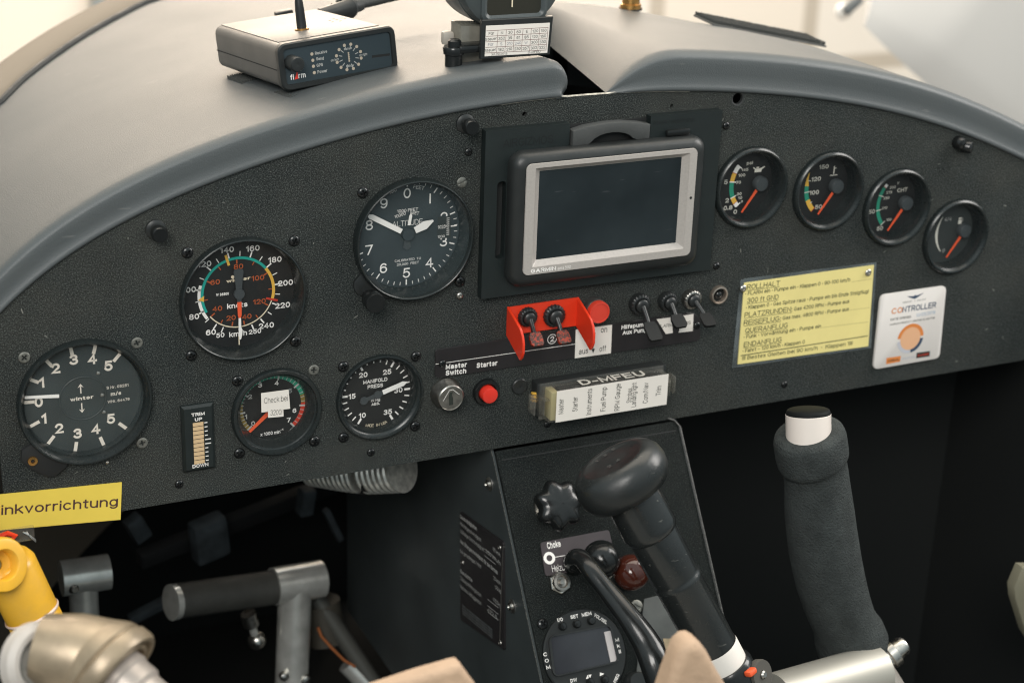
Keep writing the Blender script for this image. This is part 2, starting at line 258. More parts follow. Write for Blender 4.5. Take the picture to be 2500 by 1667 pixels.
class MB:
    def __init__(s): s.V = []; s.F = []; s.MI = []; s.T = Matrix(); s.mats = []; s.mi = 0
    def m(s, ma):
        if ma not in s.mats: s.mats.append(ma)
        s.mi = s.mats.index(ma); return s
    def at(s, x=0, y=0, z=0, rx=0, ry=0, rz=0):
        s.T = Matrix.Translation((x, y, z)) @ Matrix.Rotation(R_(rz), 4, 'Z') @ Matrix.Rotation(R_(ry), 4, 'Y') @ Matrix.Rotation(R_(rx), 4, 'X'); return s
    def mx(s, M): s.T = M; return s
    def add(s, V, F):
        n = len(s.V); s.V += [tuple(s.T @ Vector(v)) for v in V]; s.F += [tuple(n + i for i in f) for f in F]; s.MI += [s.mi] * len(F); return s
    def bm(s, b):
        b.verts.ensure_lookup_table(); b.verts.index_update()
        s.add([v.co.copy() for v in b.verts], [[v.index for v in f.verts] for f in b.faces]); b.free(); return s
    def box(s, cx, cy, cz, sx, sy, sz, bev=0, seg=2):
        b = bmesh.new(); bmesh.ops.create_cube(b, size=1)
        for v in b.verts: v.co = Vector((cx + v.co.x * sx, cy + v.co.y * sy, cz + v.co.z * sz))
        if bev: bmesh.ops.bevel(b, geom=b.edges[:], offset=min(bev, min(sx, sy, sz) * 0.49), segments=seg, profile=0.5, affect='EDGES')
        return s.bm(b)
    def prism(s, pts, z0, z1, bev=0, seg=2, zb=None):
        b = bmesh.new(); lo = [b.verts.new((p[0], p[1], z0)) for p in pts]; hi = [b.verts.new((p[0], p[1], z1)) for p in pts]
        n = len(pts); top = b.faces.new(hi); b.faces.new(lo[::-1])
        for i in range(n): b.faces.new((lo[i], lo[(i + 1) % n], hi[(i + 1) % n], hi[i]))
        bmesh.ops.recalc_face_normals(b, faces=b.faces[:])
        if bev: bmesh.ops.bevel(b, geom=list(top.edges), offset=bev, segments=seg, profile=0.5, affect='EDGES')
        bmesh.ops.triangulate(b, faces=[f for f in b.faces if len(f.verts) > 4])
        return s.bm(b)
    def lathe(s, prof, n=48, close=True):
        V = []; F = []; k = len(prof)
        for i in range(n):
            a = 2 * PI * i / n
            for r, z in prof: V.append((r * math.cos(a), r * math.sin(a), z))
        for i in range(n):
            j = (i + 1) % n
            for q in range(k - 1):
                F.append((i * k + q, j * k + q, j * k + q + 1, i * k + q + 1))
        if close:
            if prof[0][0] > 1e-6: F.append(tuple(i * k for i in range(n))[::-1])
            if prof[-1][0] > 1e-6: F.append(tuple(i * k + k - 1 for i in range(n)))
        return s.add(V, F)
    def ring(s, prof, n=64): return s.lathe(list(prof) + [prof[0]], n, close=False)
    def tube(s, path, rad, n=14, caps=True, flat=1.0):
        P = [Vector(p) for p in path]; V = []; F = []; nn = len(P)
        if not isinstance(rad, (list, tuple)): rad = [rad] * nn
        up = None
        for i, p in enumerate(P):
            t = (P[min(i + 1, nn - 1)] - P[max(i - 1, 0)]).normalized()
            if up is None:
                up = Vector((0, 0, 1)) if abs(t.z) < 0.9 else Vector((0, 1, 0))
            u = (up - t * up.dot(t)).normalized(); up = u; v = t.cross(u)
            for j in range(n):
                a = 2 * PI * j / n; V.append(p + (u * math.cos(a) * flat + v * math.sin(a)) * rad[i])
        for i in range(nn - 1):
            for j in range(n):
                F.append((i * n + j, i * n + (j + 1) % n, (i + 1) * n + (j + 1) % n, (i + 1) * n + j))
        if caps: F.append(tuple(range(n))[::-1]); F.append(tuple((nn - 1) * n + j for j in range(n)))
        return s.add(V, F)
    def quad(s, pts, z=None):
        V = [(p[0], p[1], z if z is not None else p[2]) for p in pts]; return s.add(V, [tuple(range(len(V)))])
    def band(s, r0, r1, a0, a1, z, cx=0, cy=0, n=None, r1b=None, r0b=None):       # angles clockwise from 12 o'clock
        n = n or max(3, int(abs(a1 - a0) / 4)); V = []; F = []
        for i in range(n + 1):
            t = i / n; a = R_(a0 + (a1 - a0) * t)
            ra = r0 if r0b is None else r0 + (r0b - r0) * t; rb = r1 if r1b is None else r1 + (r1b - r1) * t
            for r in (ra, rb): V.append((cx + r * math.sin(a), cy + r * math.cos(a), z))
        for i in range(n): F.append((2 * i, 2 * i + 1, 2 * i + 3, 2 * i + 2))
        return s.add(V, F)
    def tick(s, a, r0, r1, w, z, cx=0, cy=0, w1=None):
        a = R_(a); u = (math.sin(a), math.cos(a)); v = (u[1], -u[0]); w1 = w if w1 is None else w1
        q = [(cx + u[0] * r + v[0] * e, cy + u[1] * r + v[1] * e, z) for r, e in ((r0, -w / 2), (r0, w / 2), (r1, w1 / 2), (r1, -w1 / 2))]
        return s.add(q, [(0, 1, 2, 3)])
    def text(s, t, x, y, h, z, rot=0, bold=0.0, sx=1.0, al='C', width=None):
        V, F = textmesh(t, bold)
        if not V: return s
        x0 = min(v[0] for v in V); x1 = max(v[0] for v in V); k = h / CAPH
        kx = k * sx if width is None else width / (x1 - x0)
        ox = -(x0 + x1) / 2 if al == 'C' else -x0
        oy = -CAPH / 2 if al == 'C' else 0
        c, q = math.cos(R_(rot)), math.sin(R_(rot))
        P = []
        for a, b, e in V:
            a = (a + ox) * kx; b = (b + oy) * k; P.append((x + a * c - b * q, y + a * q + b * c, z + e))
        return s.add(P, F)
    def tfit(s, t, pl, pr, h, z, bold=0.0):          # baseline from pl to pr
        dx, dy = pr[0] - pl[0], pr[1] - pl[1]
        return s.text(t, pl[0], pl[1], h, z, math.degrees(math.atan2(dy, dx)), bold, al='L', width=math.hypot(dx, dy))
    def mesh(s, name, sharp=38):
        me = bpy.data.meshes.new(name); me.from_pydata([(v[0] * MM, v[1] * MM, v[2] * MM) for v in s.V], [], s.F)
        for ma in s.mats: me.materials.append(ma)
        if s.mats: me.polygons.foreach_set('material_index', s.MI)
        b = bmesh.new(); b.from_mesh(me)
        for f in b.faces: f.smooth = True
        for e in b.edges:
            e.smooth = len(e.link_faces) == 2 and e.calc_face_angle(0) < R_(sharp)
        b.to_mesh(me); b.free(); me.update(); return me

def xf(x=0, y=0, z=0, rz=0, rx=0, ry=0):
    return Matrix.Translation((x, y, z)) @ Matrix.Rotation(R_(rz), 4, 'Z') @ Matrix.Rotation(R_(ry), 4, 'Y') @ Matrix.Rotation(R_(rx), 4, 'X')
def axes(o, xa, ya):                                 # frame with given local x and (roughly) y
    x = Vector(xa).normalized(); y = Vector(ya); y = (y - x * y.dot(x)).normalized(); z = x.cross(y); o = Vector(o)
    return Matrix(((x.x, y.x, z.x, o.x), (x.y, y.y, z.y, o.y), (x.z, y.z, z.z, o.z), (0, 0, 0, 1)))
def scl(M): M = M.copy(); M.translation = M.translation * MM; return M
def tag(o, label, cat=None, group=None, kind=None):
    if label: o['label'] = label
    if cat: o['category'] = cat
    if group: o['group'] = group
    if kind: o['kind'] = kind
    return o
def thing(name, label, cat, M=Matrix(), group=None, kind=None):
    o = bpy.data.objects.new(name, None); o.empty_display_size = 0.01; sc.collection.objects.link(o)
    o.matrix_world = WP @ scl(M); return tag(o, label, cat, group, kind)
def part(name, mb, ma, parent, label=None, sharp=38):
    if not isinstance(mb, bpy.types.Mesh):
        if ma is not None and not mb.mats: mb.mats = [ma]
        mb = mb.mesh(name, sharp)
    o = bpy.data.objects.new(name, mb); sc.collection.objects.link(o); o.parent = parent
    if label: o['label'] = label
    return o
def solo(name, mb, ma, label, cat, M=Matrix(), group=None, kind=None, sharp=38):
    if not mb.mats: mb.mats = [ma]
    o = bpy.data.objects.new(name, mb.mesh(name, sharp)); sc.collection.objects.link(o); o.matrix_world = WP @ scl(M)
    return tag(o, label, cat, group, kind)

def shape2d(loops, z0, z1, bev=0.0):                 # filled outline with holes
    from mathutils.geometry import tessellate_polygon
    flat = [p for lp in loops for p in lp]; n = len(flat)
    tri = tessellate_polygon([[Vector((p[0], p[1], 0)) for p in lp] for lp in loops])
    V = [(p[0], p[1], z1) for p in flat] + [(p[0], p[1], z0) for p in flat]
    F = []
    for a, b, c in tri:
        A, B, C_ = flat[a], flat[b], flat[c]
        if (B[0] - A[0]) * (C_[1] - A[1]) - (B[1] - A[1]) * (C_[0] - A[0]) < 0: a, b, c = c, b, a
        F.append((a, b, c)); F.append((n + c, n + b, n + a))
    k = 0
    for lp in loops:
        m_ = len(lp)
        for i in range(m_): F.append((k + i, k + (i + 1) % m_, n + k + (i + 1) % m_, n + k + i))
        k += m_
    return V, F
def circ(x, y, r, n=48): return [(x + r * math.cos(2 * PI * i / n), y + r * math.sin(2 * PI * i / n)) for i in range(n)]
def rrect(x0, y0, x1, y1, r, n=5):
    out = []
    for cx, cy, a0 in ((x1 - r, y1 - r, 0), (x0 + r, y1 - r, 90), (x0 + r, y0 + r, 180), (x1 - r, y0 + r, 270)):
        for i in range(n + 1):
            a = R_(a0 + 90 * i / n); out.append((cx + r * math.cos(a), cy + r * math.sin(a)))
    return out
def resample(me): return me

# ------------------------------------------------------------------ screws (shared meshes)
def head_mesh(name, R, H, kind, recess=0.9):
    mb = MB(); n = 40; rr = [0, .1, .2, .28, .36, .44, .52, .6, .7, .8, .88, .95, 1.0]; V = []; F = []
    for q, t in enumerate(rr):
        r = R * t
        for i in range(n):
            a = 2 * PI * i / n; x, y = r * math.cos(a), r * math.sin(a)
            if kind == 'flat': z = H * (1 - max(0, t - .85) ** 2 * 20)
            else: z = H * math.sqrt(max(0, 1 - (t * .97) ** 2.4))
            if kind == 'slot': ins = abs(y) < R * .16
            elif kind == 'socket': ins = r < R * .42
            else: ins = (min(abs(x), abs(y)) < R * .15 and max(abs(x), abs(y)) < R * .58)
            if ins: z -= recess * H * (.9 if r < R * .5 else .6)
            V.append((x, y, z))
    for q in range(len(rr) - 1):
        for i in range(n):
            j = (i + 1) % n; F.append((q * n + i, (q + 1) * n + i, (q + 1) * n + j, q * n + j))
    k = len(V); V += [(R * math.cos(2 * PI * i / n), R * math.sin(2 * PI * i / n), -.5) for i in range(n)]
    b = (len(rr) - 1) * n
    for i in range(n): j = (i + 1) % n; F.append((b + i, k + i, k + j, b + j))
    mb.add(V, F); return mb
def mk(name, R, H, kind, ma, rec=.9):
    mb = head_mesh(name, R, H, kind, rec); mb.mats = [ma]; return mb.mesh(name, 50)
S_PAN = mk('mounting_screw', 3.4, 2.0, 'pan', BLKG)
S_STL = mk('mounting_screw', 3.3, .9, 'flat', ZINC, 1.8)
S_SLT = mk('mounting_screw', 3.3, .8, 'slot', ZINC, .7)
S_SML = mk('small_screw', 2.5, 1.6, 'socket', BLKG, .7)
S_NIC = mk('small_rivet', 2.4, 1.6, 'socket', NICK, .8)
S_CSS = mk('cross_screw', 2.6, 1.5, 'pan', BLKG)
S_WHT = mk('card_screw', 2.4, 1.3, 'socket', STEEL, .6)
def put(me, parent, x, y, z=0, rz=0, name=None, label=None, s=1.0):
    o = bpy.data.objects.new(name or me.name.split('.')[0], me); sc.collection.objects.link(o); o.parent = parent
    o.matrix_local = scl(xf(x, y, z, rz)) @ Matrix.Scale(s, 4)
    if label: o['label'] = label
    return o

# ------------------------------------------------------------------ panel outline
PC = [0.0048, -0.0278, -0.0166, 0.1761, 0.1632, -6.2059, 5.3815, 144.9032]
def _p(x):
    t = x / 100; v = 0
    for c in PC: v = v * t + c
    return v
def T(x):
    if x < -318: return _p(-318) + (x + 318) * 1.05
    if x > 415: return _p(415) - (x - 415) * .55
    return _p(x)
GA = dict(asi=(-169.4, 42.5), alt=(-64.4, 67.4), var=(-263.3, -8.1), rpm=(-150.5, -32.4), map=(-84.7, -33.0),
          v1=(170.2, 76.1), v2=(230.9, 67.7), v3=(288.5, 50.5), v4=(342.1, 23.6))

# ------------------------------------------------------------------ setting: hangar
mb = MB(); mb.quad([(-6500, -1500, -4200), (6500, -1500, -4200), (6500, 5200, -4200), (-6500, 5200, -4200)])
wallm = mat('hangar_wall_paint', (0.74, 0.66, 0.56), 0.6)
nt = wallm.node_tree; bk = nt.nodes.new('ShaderNodeTexBrick'); tcn = nt.nodes.new('ShaderNodeTexCoord')
bk.offset = 0; bk.inputs['Scale'].default_value = 1.0; bk.inputs['Brick Width'].default_value = .62; bk.inputs['Row Height'].default_value = .5
bk.inputs['Mortar Size'].default_value = .035; bk.inputs['Mortar Smooth'].default_value = .3
bk.inputs['Color1'].default_value = (0.78, 0.71, 0.63, 1); bk.inputs['Color2'].default_value = (0.76, 0.67, 0.57, 1); bk.inputs['Mortar'].default_value = (0.50, 0.43, 0.35, 1)
nt.links.new(tcn.outputs['Object'], bk.inputs['Vector']); nt.links.new(bk.outputs[0], nt.nodes['Principled BSDF'].inputs['Base Color'])
solo('hangar_wall', mb, wallm, 'pale cream hangar wall of large panels far behind the cockpit', 'wall', kind='structure')
mb = MB(); mb.quad([(-6500, -1500, 3500), (6500, -1500, 3500), (6500, -1500, -4200), (-6500, -1500, -4200)])
solo('hangar_floor', mb, mat('hangar_concrete', (0.30, 0.28, 0.25), 0.7, var=(2, .15)), 'grey concrete hangar floor under the aircraft', 'floor', kind='structure')

# wall fittings and the shell of another aircraft, all far out of focus
def fit_box(name, label, cat, px, py, z, sx, sy, sz, ma, rz=0):
    p = at(px, py, z); mb = MB(); mb.box(0, 0, 0, sx, sy, sz, min(sx, sy, sz) * .2)
    return solo(name, mb, ma, label, cat, xf(p.x, p.y, p.z, rz))
fit_box('conduit_box', 'small dark grey fitting on the wall at the top left', 'fitting', 234, 14, -4150, 55, 150, 60, mat('grey_fitting', (.22, .24, .24), .6), -8)

mb = MB()                                            # wing-like shell, swept loft of ellipses
P0 = at(1985, 60, -1000); P1 = at(2130, 215, -1000); P2 = at(2480, 470, -1000)
Q0 = at(2040, -230, -1250); Q1 = at(2460, -170, -1250); Q2 = at(2800, 200, -1250)
def bez(a, b, c, t): return a * (1 - t) ** 2 + b * 2 * t * (1 - t) + c * t * t
V = []; F = []; nu, nv = 24, 16
for i in range(nu + 1):
    a = bez(P0, P1, P2, i / nu); b = bez(Q0, Q1, Q2, i / nu)
    for j in range(nv * 2):
        t = j / nv if j <= nv else (2 * nv - j) / nv; sg = 1 if j <= nv else -1
        p = a.lerp(b, t); p = p + Vector((0.25, 0.5, .8)).normalized() * (sg * 80 * math.sqrt(max(0, math.sin(PI * min(1, t * .5 + .0)))) * (1 if sg > 0 else .6) * (1 - t * .15) * (.15 + .85 * min(1, i / 7)))
        V.append(p)
for i in range(nu):
    for j in range(nv * 2): F.append((i * 2 * nv + j, i * 2 * nv + (j + 1) % (2 * nv), (i + 1) * 2 * nv + (j + 1) % (2 * nv), (i + 1) * 2 * nv + j))
F.append(tuple(range(2 * nv))); F.append(tuple(nu * 2 * nv + j for j in range(2 * nv))[::-1])
mb.add(V, F)
solo('white_wing', mb, mat('grey_white_gelcoat', (0.43, 0.415, 0.395), 0.9, var=(2, .03)), 'large blurred grey white rounded wing behind the right end of the glareshield', 'wing')
mb = MB(); p = at(1937, 27, -1400); mb.at(0, 0, 0).lathe([(0, -14), (9, -11), (14, 0), (9, 11), (0, 14)], 24)
solo('tip_lamp', mb, mat('white_lens', (.85, .83, .8), .25, coat=.5), 'small bright round lamp beside the corner of the blurred wing', 'lamp', xf(*p), sharp=80)
mb = MB(); p = at(1958, 12, -930); mb.box(0, 0, 0, 30, 13, 12, 4)
solo('wing_fitting', mb, mat('grey_fitting2', (.12, .13, .13), .6), 'dark blurred fitting at the upper corner of the wing', 'fitting', xf(*p, rz=38))

# ------------------------------------------------------------------ cockpit tub (dark footwells)
mb = MB()
mb.quad([(-345, -520, 420), (460, -520, 420), (460, -520, -560), (-345, -520, -560)])
mb.quad([(-345, -520, -560), (100, -520, -560), (100, 60, -560), (-345, 0, -560)])
mb.quad([(118, -520, -560), (118, 60, -560), (118, 138, -190), (118, -520, -190)])
mb.quad([(118, -520, -190), (118, 138, -190), (462, 10, -118), (462, -520, -118)])
mb.quad([(-345, -520, 260), (-345, -520, -560), (-345, 40, -560), (-345, 10, -2)])
mb.quad([(-345, -520, 420), (-345, -520, 260), (-345, 10, -2), (-345, 10, -1)])
mb.quad([(462, -520, 420), (462, -520, -560), (462, 0, -118), (462, 30, 0)])
solo('cockpit_floor', mb, VOID, 'dark cockpit tub around the footwells', 'cockpit tub', kind='structure')

# ------------------------------------------------------------------ instrument panel board
loops = []
top = [(x, T(x)) for x in [430 - i * 742 / 110 for i in range(111)]]
loops.append([(-312, -81.6), (430, -81.6)] + top)
for k, r in (('asi', 36), ('alt', 36), ('var', 36.5), ('rpm', 26.8), ('map', 27)): loops.append(circ(*GA[k], r))
for k in ('v1', 'v2', 'v3', 'v4'): loops.append(circ(*GA[k], 25.8))
hA = unp(1801.5, 241.5); hB = at(1205, 263); hC = at(1543, 244)
loops.append(circ(hA.x, hA.y, 4.6, 20)); loops.append(circ(hB.x, hB.y, 1.6, 12)); loops.append(circ(hC.x, hC.y, 1.2, 12))
loops.append(circ(153.1, 3.9, 4.2, 20))
V, F = shape2d(loops, -3, 0)
panel = thing('instrument_panel', 'dark grey fleece covered instrument panel board with arched top edge', 'instrument panel', xf(0, -81.6, 0))
PM = xf(0, 81.6, 0)
mb = MB().mx(PM).add(V, F); part('board', mb, FLEECE, panel)
mb = MB().mx(PM)
for i in range(26):                                  # bare metal edge showing in the gap of the glareshield
    x0 = -10 + i * 5.0
    mb.quad([(x0, T(x0) - .1, .25), (x0 + 4.9, T(x0 + 4.9) - .1, .25), (x0 + 4.9, T(x0 + 4.9) + .75 + .2 * random.random(), -.2), (x0, T(x0) + .75, -.2)])
part('bare_edge', mb, mat('bare_edge', (0.55, 0.50, 0.42), .6, var=(300, .4)), panel)
def ps(me, d, lab, z=0, rz=0, **k):
    p = at(d[0], d[1], 1.0); return put(me, panel, p.x, p.y + 81.6, z, rz, label=lab, **k)
ps(S_SML, (1077, 350), None); ps(S_NIC, (1057, 680), 'bright bare metal rivet'); ps(S_SML, (1669, 290), None); ps(S_SML, (1647, 612), None)
ps(S_SML, (1803, 884), None); ps(S_CSS, (853, 1040), None); ps(S_CSS, (412, 1113), None, rz=30); ps(S_SML, (1258, 975), None)
ps(S_NIC, (247, 1064), None, s=.45)
mb = MB().mx(PM); rl_ = random.Random(9)            # lint and paint specks caught in the fleece
for i in range(90):
    x = rl_.uniform(-300, 400); y = rl_.uniform(-78, T(x) - 4); a = rl_.uniform(0, PI); l_ = rl_.uniform(.25, 1.5) * (1 if i % 9 else 1.6); w_ = rl_.uniform(.12, .3)
    if any(math.hypot(x - g[0], y - g[1]) < (40 if k in ('asi', 'alt', 'var') else 30) for k, g in GA.items()) or (-22 < x < 142 and 20 < y < 134) or (165 < x < 350 and y < 16) or (-50 < x < 160 and y < 18): continue
    c_, q_ = math.cos(a), math.sin(a); mb.quad([(x - c_ * l_ + q_ * w_, y - q_ * l_ - c_ * w_, .35), (x + c_ * l_ + q_ * w_, y + q_ * l_ - c_ * w_, .5), (x + c_ * l_ - q_ * w_, y + q_ * l_ + c_ * w_, .5), (x - c_ * l_ - q_ * w_, y - q_ * l_ + c_ * w_, .35)])
part('lint', mb, mat('lint', (.20, .20, .18), .9), panel)['kind'] = 'stuff'
# a threaded ring sits behind the upper right hole
mb = MB().at(hA.x, hA.y + 81.6, -1.2).ring([(4.6, 0), (4.6, 1.3), (3.6, .9), (3.4, -1)], 24)
part('hole_grommet', mb, RUB, panel)

# ------------------------------------------------------------------ glareshield
def profile(H, L, sl=.062):                                   # (z, h) from the panel edge up over the lip and forward
    pr = [(-2.5, 0.0), (.6, .2), (1.6, .8), (2.0, 2.0), (1.4, 3.6), (.6, 5.5), (.4, H * .45), (.5, H * .66), (.2, H * .80)]
    R = H * .17
    for i in range(1, 8):
        a = R_(90 * i / 7 * .96); pr.append((.2 - R * 2.0 * (1 - math.cos(a)) - .4 * i / 7, H * .80 + (H * .20) * math.sin(a)))
    z0, h0 = pr[-1]
    for i in range(1, 26):
        t = i / 25; z = z0 - (L + z0) * t ** 1.15
        pr.append((z, h0 + sl * (z - z0)))
    return pr
def Lf(x):
    K = [(-345, 270), (-250, 318), (-229, 350), (-209, 374), (-166, 425), (-106, 490), (-50, 525), (460, 525)]
    if x <= K[0][0]: return K[0][1]
    for (a, b), (c, d) in zip(K, K[1:]):
        if x <= c: return b + (d - b) * (x - a) / (c - a)
    return K[-1][1]
def Lr(x):
    K = [(60, 195), (122, 187), (140, 181), (166, 164), (201, 132), (247, 118), (310, 130), (470, 130)]
    for (a, b), (c, d) in zip(K, K[1:]):
        if x <= c: return b + (d - b) * (x - a) / (c - a)
    return 125
def shield(xs, Hf, name, label, cap, extra=None):
    mb = MB(); V = []; F = []; n = None
    for x, s, dx in xs:                              # s scales the height, dx shifts the row (rounded ends)
        pr = profile(Hf(x), Lf(x)); n = len(pr)
        for z, h in pr:
            V.append((x + dx, T(x) + h * s - (1 - s) * 0, z if z > -3 else z))
    for i in range(len(xs) - 1):
        for j in range(n - 1): F.append((i * n + j, (i + 1) * n + j, (i + 1) * n + j + 1, i * n + j + 1))
    mb.add(V, F)
    return V, F, n
# left half: straight rows, then a rounded right end
def lerpx(a, b, n): return [a + (b - a) * i / n for i in range(n + 1)]
g1 = thing('glareshield', 'grey vinyl glareshield half on the left carrying the small radio box and the compass', 'glareshield', xf(-150, 130, 0))
GI = xf(150, -130, 0)
V = []; F = []; rows = []
for x in lerpx(-345, 24, 70): rows.append((x, 0.0))
RE = 12.0
for i in range(1, 9):
    a = R_(90 * i / 8); rows.append((24 + RE * math.sin(a), RE * (1 - math.cos(a))))
rows += [(36 + .3, RE + 4), (34.5, RE + 8), (31.5, RE + 12), (27, RE + 15)]
n = 0
for x, ins in rows:
    pr = profile(22.0, Lf(x), .085); n = len(pr); hm = 17.5
    for z, h in pr:
        f = min(1.0, max(0.0, (h if z > -40 else 22.0) / 20.0))
        hh = h - ins * min(1, max(0, f) ** 1.3) if ins < 20 else h - ins * f
        zz = z - (ins * .30 if z > -60 else 0) * (1 - .0) * (1 if f > .05 else 0)
        bulge = 4.5 * math.sin(min(1, f) * PI * .9) if ins > 8 else 0
        wz = 74 * min(1, max(0, (-z - 120) / 150)) * max(0, x) / 36; x_ = x; x = x + wz
        V.append((x - (6.5 * max(0, 1 - f / .55) ** 1.3 if x_ > 30 and ins < 18 else 0) * (x_ - 30) / 6, T(x if wz else min(x, 36)) + hh, zz)); x = x_
for i in range(len(rows) - 1):
    for j in range(n - 1): F.append((i * n + j, (i + 1) * n + j, (i + 1) * n + j + 1, i * n + j + 1))
mb = MB().mx(GI).add(V, F); part('padded_cover', mb, VINYL, g1, sharp=75)
mb = MB().mx(GI)                                     # seal along the far edge
mb.tube([(x, T(x) + 22 + .085 * (-Lf(x) + 9) + .5, -Lf(x) - 1) for x in lerpx(-345, 40, 40)], 3.0, 8)
part('rubber_seal', mb, RUB, g1)

g2 = thing('glareshield', 'grey vinyl glareshield half on the right with slanted flank and velcro strip', 'glareshield', xf(230, 120, 0))
GI2 = xf(-230, -120, 0)
V = []; F = []
xs = [62, 66, 70, 75, 80, 85, 90, 94, 98, 101, 104, 107, 110, 114, 120] + lerpx(128, 460, 64)
def flank(x):                                        # height factor along x: slanted flank, softly rounded crease
    t = (x - 62) / 44.0
    if t >= 1.25: return 1.0
    return 1 - (1 - min(1, max(0, t) / 1.2)) ** 2.2
n = 0
for x in xs:
    pr = profile(25.0, Lr(x), .03)
    pr += [(-Lr(x) - 2, pr[-1][1] - 2), (-Lr(x) - 3, pr[-1][1] - 10), (-Lr(x) - 3, pr[-1][1] - 60)]; n = len(pr)
    x0_ = x
    for q, (z, h) in enumerate(pr):
        zz_ = min(150, max(0, -z)); s = flank(x0_); hb = 0 if q < n - 3 else h
        x = x0_ + max(0, 1 - (x0_ - 62) / 44) * .19 * zz_ * (0 if q >= n - 3 else 1)
        V.append((x, T(x) + (h if s >= 1 else h - (h - hb) * (1 - s) if h > hb else h), z - 2.0 * (1 - s) * (1 if h > .5 else 0)))
for i in range(len(xs) - 1):
    for j in range(n - 1): F.append((i * n + j, (i + 1) * n + j, (i + 1) * n + j + 1, i * n + j + 1))
mb = MB().mx(GI2).add(V, F); part('padded_cover', mb, VINYL, g2, sharp=75)

# pale fuselage rim beyond the seal, and the far shell
mb = MB(); V = []; F = []
xr = lerpx(-900, 60, 80)
for x in xr:
    L = Lf(x); y0 = T(max(x, -345)) + 22 - .085 * L - 1.5
    for dx, dy, dz in ((0, 0, -3), (-3, 5, -8), (-7, 8, -20), (-12, 7, -34), (-17, 0, -46), (-24, -600, -60)):
        V.append((x + dx, y0 + dy * .8, -L + dz))
for i in range(len(xr) - 1):
    for j in range(5): F.append((i * 6 + j, (i + 1) * 6 + j, (i + 1) * 6 + j + 1, i * 6 + j + 1))
mb.add(V, F)
solo('fuselage_rim', mb, HULL, 'cream coloured fuselage rim curving along the far edge of the left glareshield', 'fuselage', sharp=80)

# ------------------------------------------------------------------ round instruments
def bezel(R, h, ri, depth, lip=1.2):
    return [(ri, -depth), (ri + .3, -2.0), (ri + .9, -.4), (R - 2.0, h - 1.0), (R - 1.7, h - .3), (R - 1.2, h), (R - .6, h - .3), (R - .1, h - 1.4), (R, h - 2.2), (R, 0), (R, -.5)]
def gauge(name, label, cat, key, R, h, ri, dz, dial, glass=GLASS, screws=(), half=31.43, rz=0, prof=None, gz=None, bz=BEZ, group=None):
    cx, cy = GA[key]; t = thing(name, label, cat, xf(cx, cy, 0), group)
    mb = MB().lathe(prof or bezel(R, h, ri, -dz + .2), 96, close=False); part('bezel', mb, bz, t)
    mb = MB().lathe([(0, dz - .2), (ri + .05, dz - .2)], 72, close=False); d = part('dial', mb, dial, t)
    gz = h - 2.6 if gz is None else gz
    mb = MB().lathe([(0, gz), (ri + .1 if prof else R - 2.4, gz)], 64, close=False)
    for s in screws:
        x, y, me = s[:3]; put(me, t, x * half, y * half, s[4] if len(s) > 4 else 0, s[3] if len(s) > 3 else random.uniform(0, 90), name='mounting_screw')
    g = part('glass', mb, glass, t)
    return t, d
def marks(name, mb, parent): return part(name, mb, None, parent)

# airspeed indicator
t, d = gauge('airspeed_indicator', 'airspeed dial with green and yellow arc and white needle pointing straight down', 'gauge', 'asi', 37.4, 5.2, 33.8, -9, DIALB,
             screws=[(-1, 1, S_PAN), (1, 1, S_PAN), (1, -1, S_PAN), (-1, -1, S_PAN)])
z = -9
mb = MB().m(WHITE)
ang = {50: -155, 60: -143, 80: -113, 100: -79, 120: -45, 140: -12.5, 160: 20, 180: 52, 200: 84, 220: 114, 240: 144, 250: 160}
pos = {50: (-11.5, -25), 60: (-17, -22.4), 80: (-26.6, -11.4), 100: (-29.0, 5.5), 120: (-19.5, 20.1), 140: (-6, 27.2), 160: (9.4, 26.3), 180: (22.5, 17.9), 200: (28.6, 2.7), 220: (26.6, -11.2), 240: (16.4, -22.7), 250: (9.4, -25.5)}
for v, a in ang.items():
    mb.tick(a, 22.3, 25.8, .85 if v != 50 else .7, z)
    hh = 2.9 if v in (50, 250) else 3.5
    mb.text(str(v), *pos[v], hh, z, 0, .016, sx=1.0)
for a in (-62, -96, -29, 4, 36, 68, 99, 129, -128): mb.tick(a, 22.6, 25.6, .55, z)
mb.band(22.4, 24.2, -126, -72, z)
mb.text('knots', -.8, -7.6, 3.2, z, 0, .015); mb.text('km/h', -.8, -25.5, 3.2, z, 0, .015)
mb.text('W 36500', -9.4, .3, 1.7, z, 0, .03, width=7.6)
mb.m(TEAL).band(20.7, 22.3, -117, 52, z + .02); mb.m(YEL).band(20.5, 22.3, 52, 107, z + .02)
mb.tick(-16, 18.2, 25.0, 1.5, z + .06); mb.add([(-24.0, -1.5, z + .06), (-20.2, .7, z + .06), (-20.6, -3, z + .06)], [(0, 1, 2)])
mb.m(CREAM).band(20.9, 21.6, 107, 234, z + .02)
mb.text('winter', 0.3, 8.2, 1.9, z, 2, .03, width=14.5); mb.lathe([(0, z), (0, z)], 3, False)
mb.band(0, 1.0, 0, 360, z, -3.0, 10.2)
mb.m(REDP).tick(108, 17.6, 25.0, 1.3, z + .06)
mb.m(ORP)
for v, (a, x, y) in {20: (-168, -4.8, -15), 40: (-127, -12.8, -8.2), 60: (-63, -13.5, 8.3), 80: (-1, .6, 16.2), 100: (60, 12, 7.8), 120: (119, 12.6, -7), 140: (171, 3.7, -15.4)}.items():
    mb.text(str(v), x, y, 3.1, z, 0, .01, sx=1.1); mb.tick(a, 18.0, 20.6, .8, z + .03)
for a in (-148, -96, -33, 29, 90, 146): mb.tick(a, 18.3, 20.6, .6, z + .03)
marks('dial_printing', mb, d)
